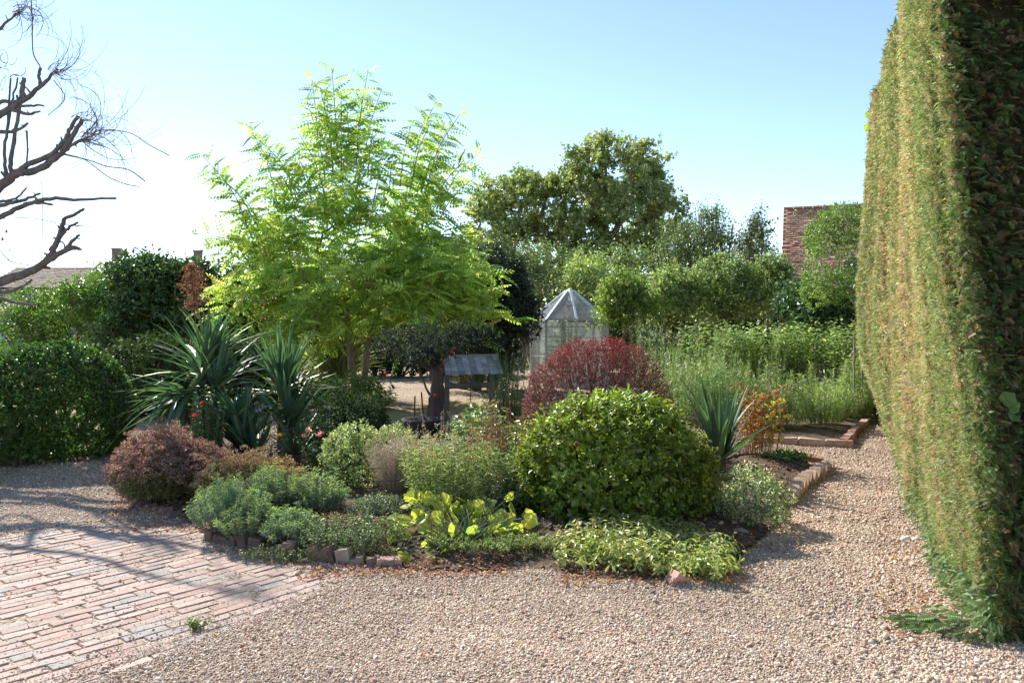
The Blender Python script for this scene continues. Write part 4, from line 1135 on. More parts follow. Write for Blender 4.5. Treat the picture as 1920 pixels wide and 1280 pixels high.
# asparagus ferns
AS = [((.22, .31, .11), 4), ((.15, .22, .07), 3), ((.31, .38, .16), 2.5), ((.38, .37, .16), .8)]
aspx = [(1290, 12.2, 150, 655), (1375, 11.8, 140, 662), (1455, 11.6, 145, 680), (1535, 11.7, 130, 700), (1590, 12.6, 110, 690), (1250, 13.8, 120, 640), (1340, 14.2, 140, 648)]
asl = ['asparagus fern right behind the barberry', 'asparagus fern directly behind the tufted yucca', 'feathery asparagus behind the hydrangea heads', 'low feathery asparagus above the pale red edging bricks',
       'asparagus fern nearest the tall hedge', 'asparagus fern in the back row beside the greenhouse', 'asparagus fern in the back row in front of the raspberry canes']
for i, (px, D, w, top) in enumerate(aspx):
    clump('asparagus', asl[i] + ', fine leaved', 'asparagus', px, D, w, top, 70 + i, 100, 90, .07, .13, 58, AS, tpl=NEEDLE, depth=.55, t0=.12, sag=.1, hj=.2, domed=True, stem_col=(.2, .26, .1), group='asparagus ferns', jit=.8, stem_r=.003)
clump('asparagus', 'single tall plume of asparagus fern rising before the wall of the greenhouse', 'asparagus', 1062, 12.0, 34, 572, 79, 16, 90, .06, .05, 60, AS, tpl=NEEDLE, depth=.12, t0=.3, domed=False, hj=.1, jit=.8)
# raspberry / bean row
RA = [((.25, .34, .11), 4), ((.36, .43, .18), 3), ((.11, .17, .05), 3), ((.42, .42, .1), .6)]
for i, (px, D, w, top, lab) in enumerate(((1345, 16.3, 165, 618, 'left end of the raspberry row, beside the pear trees'), (1440, 16.0, 165, 620, 'middle of the raspberry row with a yellow patch'),
                                          (1525, 15.8, 150, 618, 'raspberry canes right of the yellow patch, under the laurel'), (1605, 15.0, 120, 625, 'raspberry canes round the two grey stakes by the hedge'))):
    clump('raspberry_canes', 'broad leaved green canes, ' + lab, 'raspberry', px, D, w, top, 85 + i, 170, 20, .085, .65, 70, RA, tpl=LEAF4, depth=.6, t0=.1, hj=.1, domed=False, foot=.9, group='raspberry canes')
clump('raspberry_canes', 'broad leaved canes with brownish lower leaves between the asparagus and the hedge foot', 'raspberry', 1622, 13.0, 90, 668, 90, 120, 18, .075, .65, 70, RA + [((.25, .13, .06), 1.5)], tpl=LEAF4, depth=.5, t0=.05, hj=.12, domed=False, foot=.9, group='raspberry canes')
for px, y0, y1, lab in ((1602, 635, 700, 'left and shorter of the two grey stakes in the raspberry row'), (1617, 618, 712, 'right and taller of the two grey stakes in the raspberry row')):
    a = P(px, y1, 12.4); b = P(px, y0, 12.4); a[2] = .02; mb = MB(); mb.tube([a, (a + b) / 2, b], .014, 6, (.3, .27, .23)); tag(mb.build('garden_stake', M_WOOD), lab, 'stake', 'stakes in the raspberry row')
# pale feathery sprays left of the barberry
clump('fennel', 'pale grey green feathery fennel between the wooden well and the greenhouse', 'herb', 945, 12.5, 70, 672, 92, 40, 70, .07, .05, 55, [((.25, .32, .16), 3), ((.2, .26, .13), 2)], tpl=NEEDLE, depth=.3, t0=.2, domed=False, jit=.7)
clump('fennel', 'pale grey green feathery fennel just right of the greenhouse above the barberry', 'herb', 1215, 13.2, 85, 625, 93, 50, 80, .08, .05, 55, [((.25, .32, .16), 3), ((.2, .26, .13), 2)], tpl=NEEDLE, depth=.3, t0=.2, domed=False, jit=.7)

# pampas like grass behind the yuccas
clump('ornamental_grass', 'tuft of thin grey green grass blades behind the locust trunk', 'grass tuft', 628, 16.6, 130, 632, 94, 330, 3, .8, .022, 22, [((.2, .24, .12), 3), ((.28, .3, .17), 2), ((.14, .17, .09), 2)], tpl=BLADES[2], depth=.4, t0=.05, foot=.2, domed=False, stem_r=.001)

# tiny weed in the paving
clump('weed', 'tiny green weed growing in a joint of the brick paving', 'weed', 363, G(363, 1180)[1], 24, 1172, 95, 22, 5, .02, .6, 60, [((.13, .2, .06), 1)], depth=.03, base_z=0.0)
clump('weed', 'pale dry grass tuft on the gravel between the mallow and the ground cover', 'weed', 1010, G(1010, 1052)[1], 90, 1046, 96, 90, 3, .04, .1, 40, [((.42, .4, .18), 2), ((.3, .34, .12), 1)], depth=.06, tpl=NEEDLE, base_z=.01, domed=False, hj=.3)
clump('weed', 'small yellowish green weed against the edging bricks below the spurge', 'weed', 549, G(549, 1040)[1], 32, 1028, 97, 40, 8, .016, .6, 60, [((.22, .3, .06), 1)], depth=.05, base_z=.01)

clump('weed', 'straggling grey green weeds along the foot of the dark tilted edging bricks', 'weed', 610, 5.28, 330, 1030, 99, 170, 9, .02, .5, 60, [((.18, .24, .1), 3), ((.28, .3, .14), 2), ((.3, .18, .1), 1)], depth=.09, base_z=.01, domed=False, hj=.4, foot=1.0)
# fallen leaves
n = 5200
rf = rng_of(98)
cand = []
for (px0, px1, py0, py1, k) in ((210, 420, 925, 1000, 900), (560, 960, 1055, 1085, 700), (1050, 1400, 1075, 1105, 500), (1640, 1860, 900, 1215, 500), (500, 760, 940, 1060, 800), (0, 1900, 850, 1270, 260), (1300, 1500, 880, 1040, 300), (1400, 1560, 800, 900, 260), (150, 420, 800, 930, 300)):
    for _ in range(k):
        g = G(rf.uniform(px0, px1), rf.uniform(py0, py1)); cand.append(g)
q = np.array(cand); inb = in_poly(q[:, 0], q[:, 1], BED)
q[:, 2] = np.where(inb, bed_z(q[:, 0], q[:, 1]) + .012, np.where(in_poly(q[:, 0], q[:, 1], PAVE), .008, gz(q[:, 0], q[:, 1]) + .02))
n = len(q)
LV = Leaves(); LV.add(q, rf.normal(size=(n, 3)) * [1, 1, .25], rf.normal(size=(n, 3)) * .45 + [0, 0, 1], rf.uniform(.015, .042, n), rf.uniform(.01, .024, n), pick_cols(rf, n, [((.3, .13, .07), 4), ((.42, .25, .13), 3), ((.2, .09, .06), 3), ((.5, .42, .2), 1)]))
o = LV.mesh('fallen_leaves', LEAF4, M_DRY, None)
print('bed planting done')

# ------------------------------------------------------------------ the tall conifer hedge
HN, HE, HF = 3.88, 15.0, 0.0
_hy = np.array([3.8, 4.4, 5.2, 6.2, 7.5, 9.0, 10.5, 12.0, 13.5, 15.0])
_hx = np.array([2.36, 2.52, 2.78, 3.16, 3.70, 4.32, 4.95, 5.62, 6.2, 6.9])
def hedge_x(y, z):
    """x of the clipped side at distance y and height z"""
    foot = np.interp(y, _hy, _hx)
    lean = np.where(z < 3.2, .11 * z, .11 * 3.2 + .02 * (z - 3.2)) * np.clip(1 - (y - 3.9) / 3.8, .0, 1)
    q_ = np.clip(z / 1.3, 0, 1); q_ = q_ * q_ * (3 - 2 * q_)
    far = np.clip((y - 7.5) / 4, 0, 1) * (-.38 * q_ + .15 * np.clip((z - 1.8) / 3, 0, 1))
    p = np.stack([y * 1.1, z * .35, y * 0], -1).reshape(-1, 3)
    bump = (.035 * noise(p, 1.7) + .022 * noise(p + 5, 4.0)).reshape(np.shape(y))
    under = -.06 * np.exp(-z / .3) 
    return foot - lean + far + bump + under * 0
def hedge_h(y):
    return 4.62 + .03 * np.sin(y * 2.1) + .02 * np.sin(y * 5.3)
def hedge():
    rng = rng_of(200)
    root = thing('conifer_hedge', 'very tall clipped conifer hedge with brown flecked sunlit side and dark shaded end', 'hedge', (3.2, 4.2, 0))
    # solid interior
    mb = MB()
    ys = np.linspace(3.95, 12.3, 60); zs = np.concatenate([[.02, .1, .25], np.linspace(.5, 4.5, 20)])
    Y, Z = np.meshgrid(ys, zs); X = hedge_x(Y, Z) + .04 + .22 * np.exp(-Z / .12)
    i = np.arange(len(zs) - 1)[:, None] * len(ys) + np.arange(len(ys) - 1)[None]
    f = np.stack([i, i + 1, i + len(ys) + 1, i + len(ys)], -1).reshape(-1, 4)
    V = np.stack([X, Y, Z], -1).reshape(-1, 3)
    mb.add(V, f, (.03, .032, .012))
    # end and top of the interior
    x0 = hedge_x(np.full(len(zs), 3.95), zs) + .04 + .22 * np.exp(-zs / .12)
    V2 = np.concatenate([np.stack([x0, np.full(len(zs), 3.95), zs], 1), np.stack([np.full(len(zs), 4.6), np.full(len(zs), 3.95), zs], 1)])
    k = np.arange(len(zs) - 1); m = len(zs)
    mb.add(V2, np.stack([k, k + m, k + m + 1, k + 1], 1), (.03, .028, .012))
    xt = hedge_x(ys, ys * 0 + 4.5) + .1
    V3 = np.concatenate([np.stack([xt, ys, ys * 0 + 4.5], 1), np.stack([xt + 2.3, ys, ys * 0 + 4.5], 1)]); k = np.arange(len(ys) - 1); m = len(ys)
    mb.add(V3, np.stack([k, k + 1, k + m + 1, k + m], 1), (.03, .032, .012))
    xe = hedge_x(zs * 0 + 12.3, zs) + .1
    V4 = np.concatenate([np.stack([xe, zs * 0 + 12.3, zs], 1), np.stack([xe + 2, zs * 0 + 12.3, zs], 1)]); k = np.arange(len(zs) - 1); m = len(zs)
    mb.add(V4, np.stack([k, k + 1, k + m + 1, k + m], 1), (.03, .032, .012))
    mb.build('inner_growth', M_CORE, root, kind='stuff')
    # clipped side: tiny tufts of cut conifer tips, far too many to count
    GREEN = [((.18, .22, .085), 4), ((.25, .28, .13), 3), ((.32, .34, .2), 2.5), ((.12, .16, .055), 2)]
    BROWN = [((.44, .3, .18), 4), ((.5, .38, .26), 3), ((.36, .22, .13), 2), ((.54, .47, .36), 2.5)]
    PP = []; SS = []; CC = []
    for y0, y1, rho, ll in ((3.9, 4.8, 9000, .019), (4.8, 6.2, 6200, .023), (6.2, 8.5, 3800, .029), (8.5, 12.4, 2100, .038)):
        A = (y1 - y0) * 1.08 * 4.7; n = int(rho * A)
        y = rng.uniform(y0, y1, n); z = rng.uniform(.02, 1, n) * hedge_h(y)
        x = hedge_x(y, z)
        streak = noise(np.stack([y * 3.0, z * .42, y * 0], -1), 1.5) + .6 * noise(np.stack([y * 7, z * .9, z * 0], -1), 1.8)
        br = 1 / (1 + np.exp(-(streak * 1.3 - .1 - .6 * np.exp(-z / .35) - 1.6 * np.exp(-(y - 3.85) / .15) + .2 * np.clip((y - 5), 0, 1))))
        isb = rng.random(n) < .16 + br * .8
        groove = np.clip(noise(np.stack([y * 9, z * .5, y * 0], -1), 1.7) - .35, 0, 1)
        depth = rng.uniform(0, 1, n) ** 1.6 * .07 + .12 * groove
        PP.append(np.stack([x + depth, y, z], 1)); SS.append(ll * rng.uniform(.6, 1.35, n) * np.where(isb, .85, 1.1))
        CC.append(np.where(isb[:, None], pick_cols(rng, n, BROWN, .2), pick_cols(rng, n, GREEN, .22)))
    PP = np.concatenate(PP); SS = np.concatenate(SS); CC = np.concatenate(CC); n = len(PP)
    tm = bpy.data.meshes.new('tuft'); tv = []; tf = []
    for k in range(12):
        d = nrm(np.array([rng.normal(0, .8), rng.normal(0, .8), 1.0])); w_ = nrm(np.cross(d, rng.normal(size=3))) * .16; p0 = rng.normal(0, .55, 3) * [1, 1, .3]; j = len(tv)
        tv += [list(p0 - w_), list(p0 + w_), list(p0 + d * rng.uniform(.7, 1.3))]; tf.append([j, j + 1, j + 2])
    tm.from_pydata(tv, [], tf); tm.materials.append(M_TUFT)
    to = bpy.data.objects.new('tuft', tm)
    rot = np.stack([rng.normal(0, .5, n), -PI / 2 + rng.normal(0, .4, n), rng.uniform(-.6, .3, n)], 1)
    o = scatter('clipped_foliage', PP - np.array(root.location), np.repeat(SS[:, None], 3, 1), rot, CC, M_TUFT, src=to)
    o.parent = root
    print('hedge tufts', n)
    # uneven top tufts
    LV = Leaves(); n = 9000
    y = rng.uniform(3.9, 12.4, n); dx = rng.uniform(0, 1.0, n) ** 1.5 * .9
    z = hedge_h(y) - rng.uniform(0, .12, n)
    LV.add(np.stack([hedge_x(y, z) + dx, y, z], 1), rng.normal(0, .5, (n, 3)) + [-.3, 0, .8], rng.normal(0, 1, (n, 3)), rng.uniform(.04, .11, n), rng.uniform(.015, .04, n), pick_cols(rng, n, GREEN + [((.3, .22, .12), 2)]))
    LV.mesh('top_growth', LEAF4, M_CONIFER, root)
    # shaded end: longer drooping sprays, the shade also put into their darker colours
    n = 15000
    zz = rng.uniform(0.02, 4.6, n); xl = hedge_x(np.full(n, 3.95), zz)
    t = rng.uniform(0, 1, n) ** 1.2
    x = xl - .02 + t * 1.15; lump = noise(np.stack([x, zz, x * 0], 1), 6)
    y = 3.86 + rng.uniform(0, .09, n) + .035 * lump
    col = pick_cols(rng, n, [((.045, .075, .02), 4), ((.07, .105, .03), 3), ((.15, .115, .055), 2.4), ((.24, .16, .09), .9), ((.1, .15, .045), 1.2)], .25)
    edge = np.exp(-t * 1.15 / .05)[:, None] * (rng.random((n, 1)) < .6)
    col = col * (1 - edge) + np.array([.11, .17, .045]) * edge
    fm = bpy.data.meshes.new('spray'); fm.from_pydata(FROND[0].tolist(), [], FROND[1].tolist()); fm.materials.append(M_TUFT)
    fo = bpy.data.objects.new('spray', fm)
    sc_ = rng.uniform(.035, .085, n)
    rot = np.stack([rng.normal(-.25, .55, n), rng.normal(0, .6, n), PI + rng.normal(0, .75, n)], 1)
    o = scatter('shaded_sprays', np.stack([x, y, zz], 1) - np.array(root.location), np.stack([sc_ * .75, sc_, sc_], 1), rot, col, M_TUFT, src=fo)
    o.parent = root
    # fringe of fresh green sprays along the corner and low at the foot
    LV = Leaves(); n = 1300
    zz = rng.uniform(.02, 4.6, n); y = 3.98 + rng.exponential(.12, n)
    LV.add(np.stack([hedge_x(y, zz) + rng.uniform(-.02, .05, n), y, zz], 1), np.stack([rng.normal(-.6, .35, n), rng.normal(-.45, .3, n), rng.normal(.0, .45, n)], 1), rng.normal(0, .5, (n, 3)) + [0, 0, .8], rng.uniform(.025, .05, n), rng.uniform(.016, .03, n),
           pick_cols(rng, n, [((.12, .2, .045), 4), ((.18, .27, .08), 3), ((.08, .13, .03), 2)]))
    n = 750
    y = 3.85 + rng.exponential(1.6, n); y = y[y < 11]; n = len(y); zz = rng.uniform(.0, .35, n) ** 1.3
    LV.add(np.stack([hedge_x(y, zz) - rng.uniform(-.05, .06, n), y, zz + .02], 1), np.stack([rng.normal(-.6, .35, n), rng.normal(-.3, .4, n), rng.normal(-.1, .35, n)], 1), rng.normal(0, .5, (n, 3)) + [0, 0, .8], rng.uniform(.045, .09, n), rng.uniform(.035, .06, n),
           pick_cols(rng, n, [((.17, .25, .1), 4), ((.22, .3, .13), 3), ((.11, .17, .06), 2)]))
    # the low tongue at the corner
    n = 110; a = rng.uniform(0, 1, n)
    b = G(1850, 1205); 
    LV.add(np.stack([b[0] - .05 - a * .26 + rng.normal(0, .03, n), b[1] + .06 + a * .1 + rng.normal(0, .06, n), .03 + rng.uniform(0, .12, n) * (1 - a)], 1), np.stack([np.full(n, -1.0), rng.normal(-.2, .4, n), rng.normal(.05, .2, n)], 1), rng.normal(0, .3, (n, 3)) + [0, -.3, 1], rng.uniform(.06, .11, n), rng.uniform(.04, .08, n),
           pick_cols(rng, n, [((.17, .24, .09), 4), ((.12, .17, .06), 2), ((.3, .24, .13), 1)]))
    LV.mesh('fresh_sprays', FROND, M_CONIFER, root)
    # a few trunks inside
    for yy in np.arange(4.6, 12, .95):
        mb = MB(); x = float(np.interp(yy, _hy, _hx)) + .55
        mb.tube([[x, yy, 0], [x + .02, yy, 2], [x, yy, 4.3]], [.07, .055, .02], 7, (.16, .09, .06)); mb.build('trunk', M_BARK, root)
hedge()
# ivy leaves on the shaded end, a bramble leaf at the top corner
def ivy():
    rng = rng_of(201); D = 3.84
    c = P(1885, 762, D)
    root = thing('ivy_sprig', 'pair of broad ivy leaves growing out of the dark end of the tall hedge', 'ivy', c)
    for i, (px, py, s) in enumerate(((1878, 757, .075), (1890, 768, .07), (1868, 772, .05), (1902, 775, .06))):
        LV = Leaves().add([P(px, py, D)], [[.3 - .2 * i, -.4, .5 - .25 * i]], [[0, -.9, .5]], s, s, [(.08, .16, .04)])
        LV.mesh('leaf', ROUND, M_GLOSS, root, kind=None)
    LV = Leaves().add([P(1634, 222, 11.6), P(1641, 228, 11.6), P(1630, 232, 11.6)], [[-.5, 0, .5], [.5, 0, .3], [-.2, 0, -.4]], [[0, -1, .2]] * 3, .12, .11, [(.3, .42, .05)] * 3)
    o = LV.mesh('bramble_leaf', ROUND, M_LEAF, None, kind=None); tag(o, 'few bright yellow green bramble leaves at the top far corner of the tall hedge', 'leaves')
ivy()

# ------------------------------------------------------------------ skeleton growth for trees
def grow(rng, mb, trunk, targets, r_tip=.008, col=(.15, .11, .08), sides=5, expo=2.1, wig=.05, minr=0.0, rmax=1e9, steps=3, kmin=1):
    """TRUNK: (K,3) path; each target is joined to the nearest node below it; pipe-model radii"""
    nodes = [np.array(p, float) for p in trunk]; par = [-1] + list(range(len(trunk) - 1))
    top = np.array(trunk[-1])
    order = np.argsort(np.linalg.norm(targets - top, axis=1))
    root0 = np.array(trunk[0])
    for ti in order:
        t = targets[ti]; A = np.array(nodes)
        d = np.linalg.norm(A - t, axis=1)
        up = np.clip((A[:, 2] - t[2]), 0, None)
        cost = d + 2.2 * up + .18 * np.linalg.norm(A - root0, axis=1)
        cost[:kmin] += 5
        k = int(np.argmin(cost)); a = A[k]
        n = steps if d[k] > .25 else 1
        last = k
        for s_ in range(1, n + 1):
            f_ = s_ / n
            q = a + (t - a) * f_
            if s_ < n: q = q + rng.normal(0, wig * d[k], 3) + np.array([0, 0, -.06 * d[k] * math.sin(f_ * PI)])
            nodes.append(q); par.append(last); last = len(nodes) - 1
    n = len(nodes); area = np.zeros(n)
    child = [[] for _ in range(n)]
    for i in range(1, n): child[par[i]].append(i)
    for i in range(n - 1, -1, -1):
        area[i] = r_tip ** expo if not child[i] else sum(area[c] for c in child[i])
    rad = np.minimum(area ** (1 / expo), rmax)
    N = np.array(nodes)
    # strings of nodes
    done = set(); stack = [0]
    def chain(i, start):
        pts = [N[start]] if start >= 0 else []
        rr = [min(rad[start], rad[i] * 1.25)] if start >= 0 else []
        cur = i
        while True:
            pts.append(N[cur]); rr.append(rad[cur])
            if not child[cur]: break
            c = sorted(child[cur], key=lambda q: -rad[q])
            for o_ in c[1:]: todo.append((o_, cur))
            cur = c[0]
        return pts, rr
    todo = [(0, -1)]
    while todo:
        i, st_ = todo.pop()
        pts, rr = chain(i, st_)
        if len(pts) > 1 and max(rr) >= minr:
            if len(pts) > 2:
                sp = spline(pts, 2); r2 = np.interp(np.linspace(0, 1, len(sp)), np.linspace(0, 1, len(rr)), rr)
            else: sp, r2 = np.array(pts), np.array(rr)
            mb.tube(sp, r2, sides if max(rr) > .02 else 3, col)
    return N, rad, par

# ------------------------------------------------------------------ golden locust
def locust():
    rng = rng_of(210); D = 15.2; K = D / 9.5
    base = P(672, 757, D); base[2] = 0.
    root = thing('golden_locust_tree', 'young locust tree with backlit lime green feathery leaves and twin stems', 'tree', base)
    def Q(px, py, dd=0.0): return P(px, py, D + dd * K)
    t1 = [base, Q(669, 735), Q(660, 690), Q(655, 640), Q(650, 585), Q(640, 520)]
    t2 = [Q(677, 738), Q(686, 690), Q(693, 630), Q(720, 570, .1), Q(740, 500, .15)]
    # crown targets
    ell = [(680, 530, 240, 75, 1.35, 120), (660, 460, 205, 90, 1.3, 84), (800, 480, 105, 90, 1.0, 36), (520, 480, 90, 80, .9, 24), (640, 365, 75, 75, .6, 12), (790, 385, 60, 55, .6, 9), (688, 598, 208, 34, 1.25, 50), (872, 560, 46, 58, .7, 16), (470, 560, 45, 45, .6, 10)]
    tg = []
    for cx, cy, rx, ry, rd, n in ell:
        d = rand_dirs(rng, n) * (rng.uniform(.1, 1, n) ** .42)[:, None]
        for q in d: tg.append(Q(cx + q[0] * rx, cy + q[2] * ry, q[1] * rd * .85))
    tips = [(600, 165, 625, 330), (640, 175, 640, 330), (715, 170, 680, 320), (575, 190, 610, 340), (560, 300, 610, 400), (725, 300, 700, 380), (810, 225, 770, 350), (845, 235, 790, 360), (500, 300, 560, 400), (410, 330, 500, 450), (870, 300, 810, 400), (378, 290, 470, 440), (392, 320, 480, 420), (462, 232, 520, 380), (470, 250, 560, 370), (545, 285, 590, 400), (585, 150, 600, 330), (560, 250, 610, 370), (622, 128, 632, 300), (690, 132, 672, 290), (700, 240, 690, 330), (650, 190, 655, 300), (612, 200, 625, 320), (680, 185, 668, 310),
            (818, 190, 770, 330), (862, 215, 800, 350), (900, 285, 830, 380), (895, 330, 825, 410), (740, 270, 730, 360), (840, 260, 790, 360), (366, 438, 470, 470), (395, 470, 480, 510), (430, 400, 500, 460), (520, 300, 560, 390), (925, 520, 860, 520), (940, 595, 860, 590), (935, 560, 850, 560), (430, 610, 510, 600), (455, 635, 520, 620), (600, 640, 620, 600), (745, 655, 735, 600), (905, 630, 850, 600), (820, 640, 800, 590), (905, 470, 840, 480), (780, 300, 760, 380), (770, 235, 750, 350)]
    main = MB()
    T0 = np.array(tg)
    inner = T0[rng.permutation(len(T0))[:90]]
    inner = inner * .45 + np.array(Q(675, 480)) * .55 * .9 + np.array(T0.mean(0)) * .55 * .1
    trunk_path = spline(t1, 3)
    mbt = MB(); mbt.tube(trunk_path, np.linspace(.1, .035, len(trunk_path)), 8, (.27, .2, .14), .05)
    mbt.tube(spline([base + [0, 0, .1]] + t2, 3), np.linspace(.085, .03, 16), 8, (.27, .2, .14), .05)
    mbt.build('trunk', M_BARK, root, smooth=True)
    sel = T0
    path = list(spline(t1, 2)[4:]) 
    N, rad, par = grow(rng, main, path + [], sel, r_tip=.0075, col=(.26, .18, .11), rmax=.045, wig=.06, steps=3)
    # second stem's limbs
    main.build('branches', M_BARK, root, kind='stuff')
    # leafy shoots at every target
    LV = Leaves(); st = MB()
    k = len(T0)
    cen = np.array(Q(670, 560))
    LPAL = [((.26, .37, .08), 4), ((.33, .43, .1), 3), ((.18, .28, .06), 3), ((.42, .47, .15), 1.0)]
    def leafy(b, t, nl, l0, sag=.06):
        N = len(b); tt = np.linspace(.1, 1, nl)[None, :, None]
        pos = b[:, None] + (t - b)[:, None] * tt; pos[..., 2] -= sag * np.linalg.norm(t - b, axis=1)[:, None] * tt[..., 0] ** 2
        tan = nrm(t - b)[:, None]
        az = rng.uniform(0, 6.28, (N, nl))
        d = np.stack([np.cos(az), np.sin(az), rng.normal(.05, .3, (N, nl))], -1) + tan * .5
        n = rng.normal(0, .62, (N, nl, 3)) + [0, -.35, .75]
        M = N * nl; l = l0 * rng.uniform(.7, 1.2, M)
        LV.add(pos.reshape(-1, 3), d.reshape(-1, 3), n.reshape(-1, 3), l, l * .84, pick_cols(rng, M, LPAL))
        stems(st, np.stack([b, (b + t) / 2, t - np.array([0, 0, 1.]) * (sag * np.linalg.norm(t - b, axis=1))[:, None]], 1), .004, (.22, .16, .06))
    for rep in range(2):
        out = nrm(T0 - cen + rng.normal(0, .35, T0.shape)); out[:, 2] = out[:, 2] * .75 + .12 * (T0[:, 2] > cen[2])
        L = rng.uniform(.22, .5, (k, 1)) * K
        jitter = rng.normal(0, .09 * K, T0.shape)
        leafy(T0 + jitter - out * L * .5, T0 + jitter + nrm(out) * L * .5, 5, .37, sag=.1)
    tp = []; bp = []
    for (tx, ty, bx, by) in tips:
        dd = rng.uniform(-.5, .3)
        tp.append(Q(tx, ty, dd)); bp.append(Q(bx, by, dd * .4))
    tp, bp = np.array(tp), np.array(bp)
    # stay inside the long shoots: arch outward
    for a, b in zip(bp, tp):
        L = np.linalg.norm(b - a); nl = max(8, int(L / .068))
        side = np.array([b[0] - a[0], b[1] - a[1], 0]);
        mid = (a + b) / 2 + np.array([0, 0, .05 * L]) - side * .12
        path = spline([a, mid, b], 6)
        st.tube(path, np.linspace(.012, .005, len(path)), 4, (.24, .17, .06))
        ii = np.linspace(0, len(path) - 1.01, nl); i0 = ii.astype(int); fr = (ii - i0)[:, None]
        pos = path[i0] * (1 - fr) + path[i0 + 1] * fr; tan = nrm(path[i0 + 1] - path[i0])
        ph = np.arange(nl) * 2.4 + rng.uniform(0, 6)
        ref = np.tile([0, 1.0, 0], (nl, 1)); x = nrm(np.cross(tan, ref)); y = np.cross(tan, x)
        d = nrm(tan * .4 + x * np.cos(ph)[:, None] + y * np.sin(ph)[:, None] * .8 + rng.normal(0, .12, (nl, 3)) + [0, 0, .05])
        taper = np.clip(1.3 - .8 * ii / len(path), .45, 1)
        l = .41 * taper * rng.uniform(.85, 1.15, nl)
        LV.add(pos, d, rng.normal(0, .5, (nl, 3)) + [0, -.65, .65], l, l * .9, pick_cols(rng, nl, LPAL))
    st.build('twigs', M_STEM, root, kind='stuff')
    print('locust leaves', sum(len(r[0]) for r in LV.L))
    LV.parts('leaf', 'foliage', [PINNATE, PINNATE_B], M_LOCUST, root, 300)
locust()

